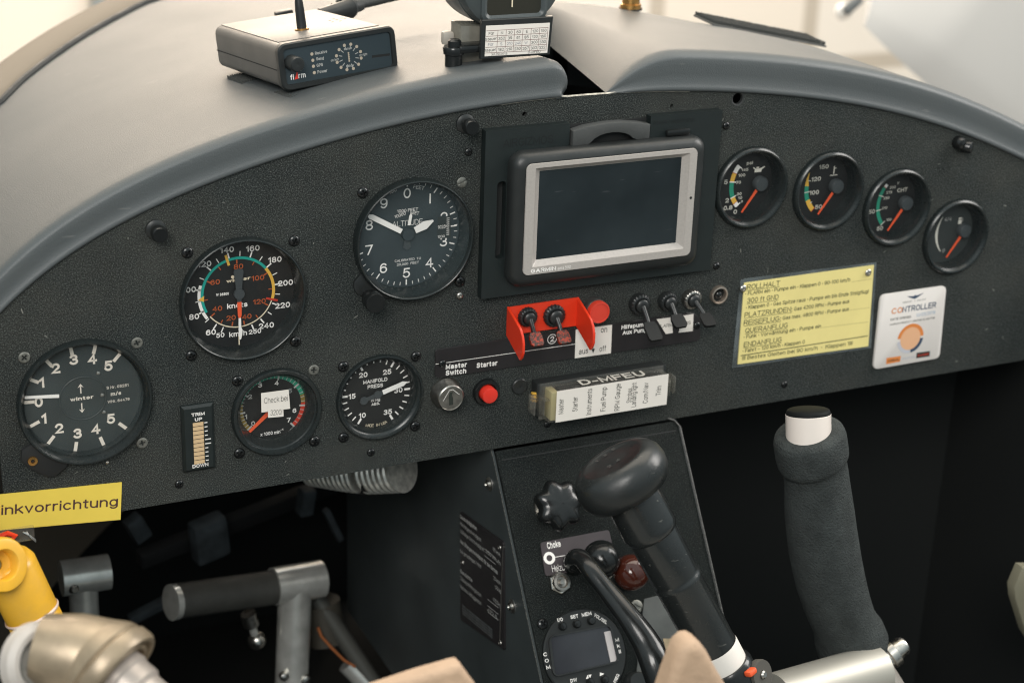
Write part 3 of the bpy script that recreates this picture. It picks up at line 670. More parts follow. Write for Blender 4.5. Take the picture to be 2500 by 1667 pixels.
mb = MB().m(NDLK).prism([(-2.6, 15), (-3.0, 13.5), (-2.2, 8), (-1.6, 0), (-1.2, -5), (1.2, -5), (1.6, 0), (2.2, 8), (3.0, 13.5), (2.6, 15), (0, 15.6)], z + 1.6, z + 2.1)
mb.lathe([(0, z + 2.8), (3.1, z + 2.8), (3.3, z + 1.4)], 32)
mb.m(ORN).prism([(-1.3, -5), (1.3, -5), (1.1, -13.5), (.6, -15), (-.6, -15), (-1.1, -13.5)], z + 1.6, z + 2.1)
mb.m(WHITE).prism([(-.7, -15), (.7, -15), (.7, -20.8), (1.4, -22.5), (1.2, -25.5), (.3, -28.5), (-.7, -28.5), (-.9, -22.5)], z + 1.6, z + 2.1)
mb.m(CREAM).quad([(-1.0, -26.5), (-.3, -26.5), (-.3, -32), (-1.0, -32)], z + 1.5)
part('needle', mb, None, t)

# altimeter
t, d = gauge('altimeter', 'blue black altimeter dial numbered 0 to 9 with broad white hands and setting knob', 'gauge', 'alt', 37.6, 7.0, 34.2, -9, DIALT, GLASSH,
             screws=[(-1, 1, S_PAN, 20), (1, 1, S_SLT, 20), (1, -1, S_PAN, 10)])
mb = MB().m(WHITE)
for i in range(50):
    a = i * 7.2
    if i % 5 == 0: mb.tick(a, 29.3, 32.9, .8, z)
    elif not (11.5 < i < 14.5 and False): mb.tick(a, 30.9, 33.0, .42, z)
for i in range(10):
    a = R_(i * 36); mb.text(str(i) if i != 1 else 'I', 25.2 * math.sin(a), 25.2 * math.cos(a), 6.3, z, 0, .004)
mb.text('100', -9.3, 27.6, 2.4, z, 18, -.005); mb.text('FEET', 7.5, 28.1, 2.2, z, -14, -.005)
mb.text('1000 FEET', .4, 14.5, 2.0, z, 0, 0, width=13.5); mb.text('10000', -4.4, 12.0, 2.0, z, 14, 0, width=7.2); mb.text('FEET', 5.0, 12.4, 2.0, z, -12, 0, width=5.6)
mb.text('ALTITUDE', .4, 6.6, 3.4, z, 0, -.01, width=19.5)
mb.text('CALIBRATED  TO', .9, -16.8, 1.5, z, 0, 0, width=17); mb.text('20,000  FEET', .9, -19.3, 1.5, z, 0, 0, width=14.5)
marks('dial_printing', mb, d)
mb = MB().m(DIALC).quad([(20, -5.8), (28.8, -5.8), (28.8, 8.2), (20, 8.2)], z + .03)
mb.m(WHITE)
for i in range(9): mb.quad([(25.8, 6.6 - i * 1.3), (27.6, 6.6 - i * 1.3), (27.6, 7.0 - i * 1.3), (25.8, 7.0 - i * 1.3)], z + .06)
mb.text('1025', 22.6, 1.7, 2.2, z + .06, width=5.0); mb.quad([(25.0, 1.7), (26, 1.7), (26, 2.1), (25, 2.1)], z + .06)
mb.text('1030', 22.4, -4.4, 1.6, z + .06, width=4.6); mb.quad([(28.6, 1.1), (32.6, 1.1), (32.6, 1.9), (28.6, 1.9)], z + .06)
part('pressure_window', mb, None, d)
mb = MB().m(DIALT).lathe([(0, z + 3.0), (3.6, z + 3.0), (4, z + .2)], 32)
mb.m(NDLK).prism([(-1.2, 0), (1.2, 0), (2.6, -8.6), (0, -10.5), (-2.6, -8.6)], z + .6, z + .9)
mb.T = Matrix.Rotation(R_(60), 4, 'Z')
mb.m(WHITE).prism([(-1.55, 5), (1.55, 5), (1.75, 27), (0, 30.5), (-1.5, 28)], z + 2.2, z + 2.6)
mb.T = Matrix.Rotation(R_(-67), 4, 'Z'); mb.prism([(-2.0, 5), (2.0, 5), (2.8, 12), (.5, 17.8), (-.5, 17.8), (-2.6, 12)], z + 1.5, z + 1.9)
mb.T = Matrix.Rotation(R_(-10), 4, 'Z'); mb.prism([(-.9, 5.5), (.9, 5.5), (.9, 11.5), (0, 13.2), (-.9, 11.5)], z + 1.0, z + 1.3)
part('hands', mb, None, t)
mb = MB(); pts = []
for i in range(13):
    a = R_(160 + i * 11); pts.append((-31.4 + 6.2 * math.cos(a), -25.0 + 7.2 * math.sin(a)))
mb.prism([(-33, -18)] + pts + [(-14, -36.5), (-24, -22)], 0, 2.2, .8); part('corner_ear', mb, BLK, t)
kx, ky = at(863, 697, 17).xy; kx -= GA['alt'][0]; ky -= GA['alt'][1]
mb = MB().at(kx, ky, 0).lathe([(3.2, 0), (3.2, 6), (5.2, 8), (5.9, 9), (6.1, 16.3), (5.7, 17), (0, 17.0)], 40)
part('setting_knob', mb, BLKG, t)

# variometer
t, d = gauge('variometer', 'charcoal climb rate dial numbered 5 to 0 to 5 with a short white bar needle', 'gauge', 'var', 38.0, 5.0, 33.4, -4.5, DIALC, GLASSH,
             screws=[(-1, 1, S_STL), (1, 1, S_STL, 20), (1, -1, S_STL, 10)],
             prof=[(33.2, -4.6), (33.4, -1.5), (34.6, .2), (34.9, 2.2), (35.8, 3.6), (36.4, 5.0), (37.2, 5.0), (37.8, 3.8), (38, 2), (38, -.5)], gz=0.5)
z = -4.5
mb = MB().m(CREAM)
cr = mat('pale_print', (0.76, 0.69, 0.60), .6); mb.m(cr)
for lab, a, (x, y) in (('0', -86, (-24.7, 1.4)), ('1', -61, (-22.4, 12.9)), ('2', -36, (-14.2, 20.4)), ('3', -9, (-3.8, 24.3)), ('4', 16, (6.5, 23.1)), ('5', 43, (15.4, 17.7)),
                       ('1', -113, (-22.6, -9.3)), ('2', -140, (-14.6, -16.7)), ('3', -169, (-4.4, -21.5)), ('4', 162, (6.0, -20.5)), ('5', 134, (15.1, -15.4))):
    mb.tick(a, 27.2, 33, 2.0, z); mb.text(lab, x, y, 6.3, z, 0, .022, sx=.92)
mb.text('winter', -.6, 0, 2.2, z, 0, .03, width=13.2); mb.text('S Nr. 05251', 20.0, 4.2, 1.7, z, 0, .01, width=12.6)
mb.text('m/s', 18.9, 0, 2.3, z, 0, .02, width=6); mb.text('WNr. 64479', 20.2, -4.6, 1.7, z, 0, .01, width=12.6)
for s in (1, -1):
    mb.quad([(-.9 - .35, s * 3), (-.9 + .35, s * 3), (-.9 + .35, s * 7.2), (-.9 - .35, s * 7.2)], z)
    mb.add([(-2.6, s * 6.6, z + .01), (-.9, s * 9.0, z + .01), (.8, s * 6.6, z + .01), (-.9, s * 7.5, z + .01)], [(0, 1, 3), (1, 2, 3)])
marks('dial_printing', mb, d)
mb = MB().m(mat('dial_raised', (0.034, 0.041, 0.039), .5)).lathe([(13.5, z), (13.5, z + .5), (13.2, z + .7), (12.9, z + .55), (12.9, z)], 64, False)
for x, y in ((9.5, 14.2), (11.0, .4), (11.4, -10.4)): mb.m(STEEL).at(x, y, z).lathe([(1.2, 0), (1.0, .6), (0, .9)], 16)
part('centre_ring', mb, None, d)
mb = MB().m(WHITE); mb.T = xf(0, 2.6, 0, 84); mb.prism([(-1.0, 13.5), (1.0, 13.5), (.8, 32.6), (-.8, 32.6)], z + 1.4, z + 1.8)
part('needle', mb, None, t)
mb = MB(); mb.prism([(-37, -24), (-38.0, -30), (-33, -36.5), (-24, -43), (-19, -43), (-13, -38.5), (-12, -36), (-24, -27), (-30, -20)], 0, 2.6, .9)
part('corner_ear', mb, BLKM, t)
mb = MB().at(-31.6, -31.0, 2.4).lathe([(2.9, 0), (2.7, 1.0), (1.2, 1.1), (1.0, .2), (0, .1)], 24); part('brass_bush', mb, BRASS, t)

# tachometer
t, d = gauge('tachometer', 'engine speed dial with a white Check bei 3200 note stuck on its glass', 'gauge', 'rpm', 28.0, 3.0, 24.2, -8, DIALB, GLASS,
             screws=[(-1, 1, S_PAN), (1, 1, S_STL), (1, -1, S_PAN), (-1, -1, S_PAN)], half=23.57,
             prof=[(20.6, -8.2), (21.2, -4), (23.2, -.8), (23.8, .8), (24.6, 1.2), (25.2, 3.0), (27.0, 3.2), (27.8, 2.2), (28.1, .8), (28.1, -.5)], gz=0.4)
z = -8
mb = MB()
an = [-130, -95, -60, -23.5, 13, 54, 97, 139]
def ra(v): i = min(6, int(v)); return an[i] + (an[i + 1] - an[i]) * (v - i)
mb.m(OLV).band(18.2, 20.6, an[0], -78, z, r0b=18.6); mb.m(GRN).band(19.2, 20.6, -78, -23.5, z, r0b=18.0); mb.band(18.0, 20.6, -23.5, 75, z); mb.m(OLV).band(18.0, 20.6, 75, 91, z); mb.m(REDP).band(18.0, 20.6, 91, 139, z)
mb.m(GREYP)
for i in range(36):
    v = i / 5; a = ra(v)
    if i % 5 == 0: mb.tick(a, 17.0, 20.7, 1.1, z + .04)
    else: mb.tick(a, 18.1, 20.5, .4, z + .04)
mb.m(WHITE)
for lab, x, y, mm in (('1', -16.6, -4.4, GREYP), ('2', -13.8, 8.4, GREYP), ('3', -7.4, 15, WHITE), ('4', 2.8, 14.8, WHITE), ('5', 11.2, 8.4, DIMP), ('6', 13.8, -5, WHITE), ('7', 10.2, -10.7, WHITE), ('0', -12.2, -9.4, GREYP)):
    mb.m(mm).text(lab, x, y, 3.0, z, 0, .02)
mb.m(WHITE).text('x 1000 min', -1.6, -17.6, 2.3, z, 0, .012, width=12.5); mb.text('-1', 5.6, -16.4, 1.2, z, 0, .02, width=1.8)
mb.m(GREYP).text('XP57198', 10.0, -20.0 + 1.2, 1.3, z, 42, .01, width=7.6)
marks('dial_printing', mb, d)
mb = MB().m(ORN); mb.T = xf(0, -.4, 0, 131); mb.prism([(-1.3, 4), (1.3, 4), (.8, 20.2), (-.8, 20.2)], z + 1.8, z + 2.2); mb.T = Matrix(); mb.m(BLKM).lathe([(0, z + 2.6), (4, z + 2.6), (4.3, z + .2)], 24)
part('needle', mb, None, t)
C = crop((400, 850), 4.48)
def loc(q, key, z):
    p = unp(*q, z); return (p.x - GA[key][0], p.y - GA[key][1])
mb = MB(); zz = .75
mb.m(PAPER).quad([loc(C(*q), 'rpm', zz) for q in ((1063, 490), (1365, 450), (1382, 660), (1068, 703))][::-1], zz)
mb.quad([loc(C(*q), 'rpm', zz + .12) for q in ((1138, 618), (1305, 600), (1310, 745), (1140, 760))][::-1], zz + .12)
mb.m(INK).tfit('Check bei', loc(C(1095, 605), 'rpm', zz), loc(C(1352, 572), 'rpm', zz), 3.7, zz + .2, -.012)
mb.tfit('3200!', loc(C(1163, 733), 'rpm', zz), loc(C(1290, 722), 'rpm', zz), 3.5, zz + .25, -.012)
tag(part('paper_note', mb, None, t), 'white typed paper note stuck across the glass')

# manifold pressure
t, d = gauge('manifold_pressure_gauge', 'black manifold pressure dial with white needle between 25 and 30', 'gauge', 'map', 28.2, 2.8, 23.6, -6, DIALB, GLASS,
             screws=[(-1, 1, S_PAN, 20), (1, 1, S_PAN, 20), (1, -1, S_PAN, 20), (-1, -1, S_PAN, 20)], half=23.57,
             prof=[(23.0, -6.2), (23.4, -2), (24.4, -.4), (25.0, .8), (26.2, 1.4), (26.8, 2.8), (27.6, 2.6), (28.2, 1.4), (28.2, -.5)], gz=0.0)
z = -6
mb = MB().m(WHITE)
for v in range(10, 36):
    a = -148 + (v - 10) * 11.95
    if v in (10, 15, 20, 25, 30, 35): mb.tick(a, 18.6, 22.4, 1.35, z)
    else: mb.tick(a, 19.2 if v not in (16, 17, 18, 19, 21, 22, 23) else 20.3, 22.4, .8, z)
for lab, x, y in (('10', -9.1, -13.7), ('15', -15.8, .2), ('20', -8.6, 13.4), ('25', 7, 13.1), ('30', 14.6, -.3), ('35', 7.7, -14)): mb.text(lab, x, y, 3.4, z, 0, .015, sx=.95)
mb.text('MANIFOLD', -.6, 8.4, 2.5, z, 0, .012, width=15.8); mb.text('PRESS', -.6, 4.8, 2.5, z, 0, .012, width=10)
mb.text('IN Hg', -.4, -4.6, 1.8, z, 0, .015, width=5.9); mb.text('ABS.', -.4, -7.2, 1.8, z, 0, .015, width=5.4)
mb.m(CREAM)
for i, ch in enumerate('MADE IN USA'):
    a = 196 - i * 3.35
    if ch != ' ': mb.text(ch, 21.7 * math.sin(R_(a)), 21.7 * math.cos(R_(a)), 1.9, z, 180 - a, 0)
marks('dial_printing', mb, d)
mb = MB(); mb.T = xf(.4, -.4, 0, -73.5); mb.m(WHITE).prism([(-1.5, 3.4), (1.5, 3.4), (1.5, 17.5), (0, 20.4), (-1.5, 17.5)], z + 1.6, z + 2.0)
mb.m(NDLK).prism([(-1.6, 3.4), (-1.2, -7), (1.2, -7), (1.6, 3.4)], z + 1.6, z + 2.0); mb.T = mb.T @ xf(0, 0, 0); mb.lathe([(2.5, z + 1.4), (2.5, z + 2.4), (0, z + 2.5)], 24)
mb.T = mb.T @ xf(0, -9.4, 0); mb.lathe([(2.6, z + 1.4), (2.6, z + 2.1), (0, z + 2.15)], 24)
part('needle', mb, None, t)

# four small engine gauges
VP = [(22.2, -9.4), (22.6, -2), (23.2, 1.5), (23.8, 2.6), (24.6, 4.0), (25.6, 4.3), (26.8, 3.4), (27.3, 2.2), (27.4, -.5)]
sq = mat('soft_print', (0.62, 0.60, 0.53), .6)
def vdo(name, label, key, hub, extra):
    t, d = gauge(name, label, 'gauge', key, 27.4, 4.3, 23.2, -9, DIALB if key != 'v4' else DIALC, GLASS, prof=VP, gz=1.6, group='small engine gauges in a row')
    mb = MB(); extra(mb, hub); marks('dial_printing', mb, d)
    mb = MB().at(hub[0], hub[1], 0).m(NDLK).lathe([(5.0, -9), (5.0, -5.4), (4.4, -4.6), (0, -4.3)], 32); part('hub', mb, None, t)
    mb = MB().m(ORN); mb.T = xf(hub[0] + .3, hub[1], 0, 144.5); mb.prism([(-1.0, 4.6), (1.0, 4.6), (.55, 22.6), (-.55, 22.6)], -6.9, -6.5); part('needle', mb, None, t)
    return t
z = -9
def e1(mb, h):
    x, y = h
    for ma, a, b in ((WHITE, -52, -66.7), (YEL, -66.7, -83.4), (GRN, -83.4, -113), (YEL, -113, -125.5), (WHITE, -125.5, -133)):
        mb.m(ma).band(19.2, 22.4, a, b, z, x, y)
    mb.m(REDP)
    for a in (-66.7, -125.5): mb.tick(a, 19.0, 22.6, .4, z + .04, x, y)
    mb.m(WHITE).tick(-83.4, 17.6, 22.6, .7, z + .04, x, y); mb.tick(-113, 18, 22.6, .6, z + .04, x, y); mb.tick(-52, 17.8, 22, .8, z + .04, x, y); mb.tick(-133, 18, 22, .8, z + .04, x, y)
    mb.m(sq)
    for s, px, py, hh in (('psi', 4.2, 13.3, 2.2), ('145', .9, 9, 1.9), ('100', -1.2, 5.5, 2.0), ('70', -3.3, .8, 2.0), ('30', -2.0, -7.1, 1.9), ('10', -1.0, -9.9, 1.9), ('0', .6, -12.5, 1.6), ('5', -12.9, 2, 3.0), ('2', -10.9, -10.7, 3.0), ('0.8', -9.6, -15.8, 2.9), ('0', -3.8, -19.2, 3.0)):
        mb.text(s, px, py, hh, z, 0, .012, sx=1.15)
    # oil can symbol
    mb.prism([(8.4, 6.4), (13.4, 6.4), (14.0, 8.2), (16.2, 9.6), (15.6, 10.1), (12.6, 8.9), (8.4, 8.9)], z, z + .05); mb.quad([(7.0, 9.4), (8.6, 8.6), (8.8, 9.2), (7.4, 10.2)], z); mb.quad([(9.6, 9.2), (11.6, 9.2), (11.6, 10), (9.6, 10)], z)
def e2(mb, h):
    x, y = h
    mb.m(YEL).band(23.6, 24.0, -63, -86, z, x, y, r0b=20.8); mb.m(GRN).band(20.8, 24, -86, -112, z, x, y); mb.m(YEL).band(20.4, 23.8, -112, -134, z, x, y); mb.m(REDP).tick(-134.5, 19.6, 23.8, .5, z, x, y)
    mb.m(sq).tick(-97, 20.2, 24, .6, z + .04, x, y); mb.tick(-76, 20, 22.5, .5, z + .04, x, y); mb.tick(-120, 19.6, 21.5, .5, z + .04, x, y)
    for s, px, py in (('150', 1.8, 13.7), ('120', -3.4, 5.7), ('100', -3.9, -3.6), ('50', .8, -14.1)): mb.text(s, px, py, 2.9, z, 0, .01, sx=1.15)
    mb.quad([(9.9, 8), (10.7, 8), (10.7, 13.4), (9.9, 13.4)], z); mb.quad([(10.7, 11.6), (12.2, 11.6), (12.2, 12.1), (10.7, 12.1)], z); mb.lathe([(0, z), (0, z)], 3, False)
    for i in range(6): mb.quad([(7.4 + i, 6.6 + (i % 2) * .4), (8.4 + i, 7.0 - (i % 2) * .4), (8.4 + i, 7.5 - (i % 2) * .4), (7.4 + i, 7.1 + (i % 2) * .4)], z)
def e3(mb, h):
    x, y = h
    mb.m(WHITE).band(20.2, 22.6, -48, -54, z, x, y); mb.m(REDP).tick(-54.5, 20, 22.6, .4, z + .04, x, y); mb.m(GRN).band(20.2, 22.9, -55, -130, z, x, y)
    mb.m(sq)
    for a in (-72, -100, -130): mb.tick(a, 18.8, 23, .6, z + .04, x, y)
    for s, px, py, hh in (('CHT', 11.0, 8.2, 2.8), ('300', 2.5, 10.9, 1.8), ('275', 0, 7.5, 1.8), ('250', -1.6, 3.7, 1.8), ('210', -2.3, -3.3, 1.8), ('120', 2.6, -12.2, 1.8), ('150', -13.6, -4.9, 2.9), ('50', -4.2, -17.8, 2.9), ('F', 7.0, 13.4, 1.8)): mb.text(s, px, py, hh, z, 0, .005, sx=1.1)
def e4(mb, h):
    x, y = h
    mb.m(sq).band(21.4, 21.8, -58, -92, z, x, y, r0b=21.0, r1b=23.3); mb.band(21.0, 23.3, -92, -130, z, x, y, r0b=21.6, r1b=22.2)
    mb.m(GREYP).text('4/4', -.2, 9.6, 2.7, z, 0, 0); mb.text('0', -.4, -13.6, 2.7, z, 0, 0)
    mb.m(sq).quad([(9.2, 5), (12.0, 5), (12.0, 8.0), (9.2, 8.0)], z); mb.quad([(9.2, 8.6), (12.0, 8.6), (12.0, 9.6), (9.2, 9.6)], z); mb.m(GREYP).quad([(12.6, 6), (13.0, 6), (13.0, 9), (12.6, 9)], z)
vdo('oil_pressure_gauge', 'small oil pressure gauge beside the navigator dock with white yellow and green arc', 'v1', (12.4, -.9), e1)
vdo('oil_temperature_gauge', 'small temperature gauge marked 50 to 150, second of the four small dials', 'v2', (12.1, -.2), e2)
vdo('cylinder_temperature_gauge', 'small gauge printed CHT with a green arc', 'v3', (13.6, -.9), e3)
vdo('fuel_gauge', 'small rightmost gauge with a petrol pump symbol and thin pale crescent', 'v4', (13.6, .3), e4)

# trim indicator
t = thing('trim_indicator', 'narrow black trim indicator with a ladder of tan segments between UP and DOWN', 'indicator', xf(-199, -40.8, 0))
mb = MB(); mb.prism([(-9.6, -21.2), (9.6, -21.2), (9.6, 21.2), (-9.6, 21.2)], -.5, 3.2, 1.5, 1); part('housing', mb, BLKT, t)
mb = MB().m(WHITE).text('TRIM', 0, 15.7, 2.1, 3.25, 0, .02, width=8.0); mb.text('UP', .2, 12.4, 2.1, 3.25, 0, .02, width=4.4); mb.text('DOWN', .3, -17.6, 2.3, 3.25, 0, .02, width=9.6)
for i in range(10):
    y = 9.6 - i * 2.72; w_ = 3.6 if i in (4, 5) else 1.8
    mb.quad([(3.6, y - .3), (3.6 + w_, y - .3), (3.6 + w_, y + .3), (3.6, y + .3)], 3.25)
part('printing', mb, None, t)
for i in range(10):
    mb = MB(); y = 9.3 - i * 2.72; mb.box(-.2, y, 3.3, 6.3, 2.2, .4); part('segment', mb, INKT, t)

# ------------------------------------------------------------------ navigator and its dock
dock = thing('panel_dock', 'square black panel dock frame behind the navigator with POWER/BRIGHTNESS lettering', 'dock', xf(60, 78, 0))
DI = xf(-60, -78, 0)
loops = [[(-21, 25), (141, 25), (141, 131), (90, 131), (90, 116), (34.5, 116), (34.5, 131), (-21, 131)], rrect(-12.5, 50, -6.6, 99, 2.2, 3)]
V, F = shape2d(loops, .2, 6.2, .35)
mb = MB().mx(DI).add(V, F); part('frame', mb, BLKT, dock)
mb = MB().mx(DI).box(60, 78, .35, 158, 102, .5); part('backplate', mb, BLKM, dock)
mb = MB().mx(DI)
arch = [(36, 126.5), (45, 128.6), (58, 129.7), (70, 129.6), (82, 127.9), (89, 126.5), (89, 117.5), (84, 117.5), (80, 117.5)]
for i in range(1, 10):
    a = R_(180 * i / 10); arch.append((63 + 15 * math.cos(a), 116.5 + 7.0 * math.sin(a)))
arch += [(47, 117.5), (40, 117.0), (36, 117.0)]
mb.prism(arch, 2.0, 8.0, .6); la = part('latch', mb, mat('latch_grey', (0.055, 0.058, 0.057), .6, bump=(2600, .6, .3)), dock)
mb = MB().mx(DI)
for x in (38.5, 43.5, 81.5, 86.5): mb.box(x, 114.5, 5.5, 1.8, 7, 4, .4)
part('latch_leg', mb, BLK, la)
mb = MB().mx(DI).box(109, 119.8, 7.6, 17, 4.2, 3.4, 1.4); part('power_rocker', mb, BLKG, dock)
mb = MB().mx(DI).m(mat('embossed_black', (0.006, 0.008, 0.008), .5)).text('AIRGIZMOS', 7, 122.5, 5.0, 6.3, 0, 0, width=33); mb.text('POWER / BRIGHTNESS', 106.5, 126.4, 2.3, 6.3, 0, 0, width=29)
part('lettering', mb, None, dock)

gps = thing('navigator', 'portable satellite navigator with silver bezel and blank dark screen', 'navigator', xf(59, 74, 6))
DI = xf(-59, -74, -6)
mb = MB().mx(DI).m(BLK)
def loft(rects, n=6):
    V = []; F = []; k = 4 * (n + 1)
    for (x0, y0, x1, y1, r, z) in rects: V += [(p[0], p[1], z) for p in rrect(x0, y0, x1, y1, r, n)]
    for i in range(len(rects) - 1):
        for j in range(k): F.append((i * k + j, i * k + (j + 1) % k, (i + 1) * k + (j + 1) % k, (i + 1) * k + j))
    return V, F, k
V, F, k = loft([(-5.5, 32.5, 126, 117, 9, 3), (-6.4, 32, 126.6, 117.6, 9, 8), (-6.2, 32.2, 126.4, 117.4, 8.5, 11.5), (-4.8, 33.6, 124.8, 116.2, 7.5, 14.2), (-2.4, 36.4, 122.0, 114.2, 6, 16.0), (1.0, 40.8, 118.9, 111.9, 4, 16.7)])
mb.add(V, F); part('casing', mb, mat('navigator_black', (0.005, 0.0055, 0.0055), .45, spec=.12, rvar=(60, .08)), gps)
mb = MB().mx(DI)
V, F, k = loft([(1.3, 41.2, 118.6, 111.6, 3.6, 16.6), (1.5, 41.4, 118.4, 111.4, 3.5, 17.4), (7.2, 46.2, 113.2, 108.8, .8, 17.5), (7.3, 46.3, 113.1, 108.7, .8, 17.3), (11.3, 49.8, 108.8, 105.8, .6, 14.4)])
mb.add(V, F); bz_ = part('silver_bezel', mb, SILV, gps)
mb = MB().mx(DI).m(WHITE).tfit('GARMIN', (6.4, 42.6), (23.6, 42.6), 2.5, 17.6, .02); mb.tfit('aera 500', (24.6, 42.6), (33.6, 42.6), 2.0, 17.6, -.005)
part('lettering', mb, None, bz_)
mb = MB().mx(DI).at(115.8 - 59, 79.5 - 74, 17.46 - 6).lathe([(0, .1), (.9, .1), (.9, 0)], 16); part('sensor_hole', mb, BLKM, bz_)
mb = MB().mx(DI).quad([(11.2, 49.7), (108.9, 49.7), (108.9, 105.9), (11.2, 105.9)], 14.5); part('screen', mb, SCRN, gps)

# ------------------------------------------------------------------ switch row
C3 = crop((1030, 690), 3.36)
def c3(x, y, z): return unp(*C3(x, y), z)
pl = [c3(*q, 1).xy for q in ((112, 560), (128, 548), (700, 462), (2210, 246), (2240, 256), (2285, 300), (2285, 455), (2262, 478), (700, 700), (135, 782), (108, 760))]
strip = thing('label_strip', 'long black engraved label strip lettered Master Switch and Starter under the switches', 'label strip', xf(45, -14, 0))
SI = xf(-45, 14, 0)
mb = MB().mx(SI); mb.prism([tuple(p) for p in pl][::-1], .2, 1.0, .15, 1); part('plate', mb, MIRK, strip)
mb = MB().mx(SI).m(WHITE); z = 1.06
for s, a, b, h in (('Master', (195, 712), (368, 690), 3.4), ('Switch', (193, 762), (362, 742), 3.4), ('Starter', (447, 700), (618, 677), 3.4), ('Hilfspumpe', (1636, 384), (1868, 352), 2.9), ('Aux Pump', (1645, 428), (1846, 402), 2.9)):
    mb.tfit(s, c3(*a, 1).xy, c3(*b, 1).xy, h, z, .022)
def line(mb, a, b, w, z):
    a = Vector(a[:2]); b = Vector(b[:2]); d = (b - a).normalized(); nrm = Vector((-d.y, d.x)) * w / 2
    mb.quad([tuple(a + nrm), tuple(a - nrm), tuple(b - nrm), tuple(b + nrm)], z)
line(mb, c3(112, 668, 1), c3(1258, 503, 1), .38, z)
cc = c3(1068, 462, 1); mb.band(2.9, 3.35, 0, 360, z, cc.x, cc.y, 32); mb.text('2', cc.x, cc.y, 3.6, z, 0, .01)
part('lettering', mb, None, strip)
put(S_SML, strip, *(SI @ c3(168, 662, 1)).xy, 1.0); put(S_SML, strip, *(SI @ c3(2255, 350, 1)).xy, 1.0)

p = c3(1405, 482, 1)
st = thing('on_off_sticker', 'white sticker printed on and aus off with two arrows', 'sticker', xf(p.x, p.y, 1.1)); I = xf(-p.x, -p.y, -1.1)
mb = MB().mx(I).m(PAPER).prism([tuple(c3(*q, 1.1).xy) for q in ((1262, 385), (1560, 345), (1550, 578), (1254, 620))][::-1], 1.05, 1.2); part('paper', mb, None, st)
mb = MB().mx(I).m(INK); z = 1.26
for s, a, b in (('on', (1465, 410), (1517, 404)), ('off', (1455, 566), (1508, 558)), ('aus', (1285, 588), (1360, 578))): mb.tfit(s, c3(*a, 1).xy, c3(*b, 1).xy, 4.0, z, 0)
for (x, y0, y1) in ((1411, 455, 388), (1404, 505, 572)):
    a, b = c3(x, y0, 1), c3(x, y1, 1); line(mb, a, b, .45, z); d = (b - a).normalized(); nn = Vector((-d.y, d.x, 0))
    mb.add([tuple((b + d * .5).xy) + (z,), tuple((b - d * 2.6 + nn * 1.2).xy) + (z,), tuple((b - d * 2.6 - nn * 1.2).xy) + (z,)], [(0, 1, 2)])
part('lettering', mb, None, st)
for lab, s, quad_, a, b in (('white sticker reading ARM half hidden behind the middle black toggle paddle', 'FLARM', ((1925, 300), (2050, 283), (2058, 412), (2000, 420)), (1935, 372), (2052, 358)),
                            ('white sticker reading GPS at the right end of the black label strip', 'GPS', ((2135, 272), (2228, 256), (2222, 396), (2106, 410)), (2126, 352), (2203, 340))):
    pc = c3(*quad_[0], 1.1); st = thing('name_sticker', lab, 'sticker', xf(pc.x, pc.y, 1.1)); I = xf(-pc.x, -pc.y, -1.1)
    mb = MB().mx(I).m(PAPER).prism([tuple(c3(*q, 1.1).xy) for q in quad_][::-1], 1.05, 1.2); part('paper', mb, None, st)
    mb = MB().mx(I).m(INK).tfit(s, c3(*a, 1).xy, c3(*b, 1).xy, 2.4, 1.26, 0); part('lettering', mb, None, st)

# red switch guard
gd = thing('switch_guard', 'bright red sheet metal guard bracket around the two master toggles', 'switch guard', xf(24, 4, 0))
GI_ = xf(-24, -4, 0)
mb = MB().mx(GI_).prism([(.6, -3.5), (48.6, -3.5), (48.6, 15.8), (.6, 15.4)], .8, 2.0, .3, 1)
def wing(x0, x1, tip):
    M = axes((x0, 0, 0), (0, 0, 1), (0, 1, 0))
    prof_ = [(1, 15.6), (tip * .55, 10.6), (tip * .8, 8.0), (tip * .93, 4.5), (tip, 0), (tip, -6), (tip * .93, -10), (tip * .84, -12.2), (tip * .70, -10.6), (1, -3.4)]
    mb2 = MB().mx(GI_ @ M).prism(prof_, 0, x1 - x0, .35, 1); return mb2
part('back_plate', mb, RED, gd)
part('side_wing', wing(.4, 1.9, 26), RED, gd); part('side_wing', wing(48.9, 50.4, 26), RED, gd)

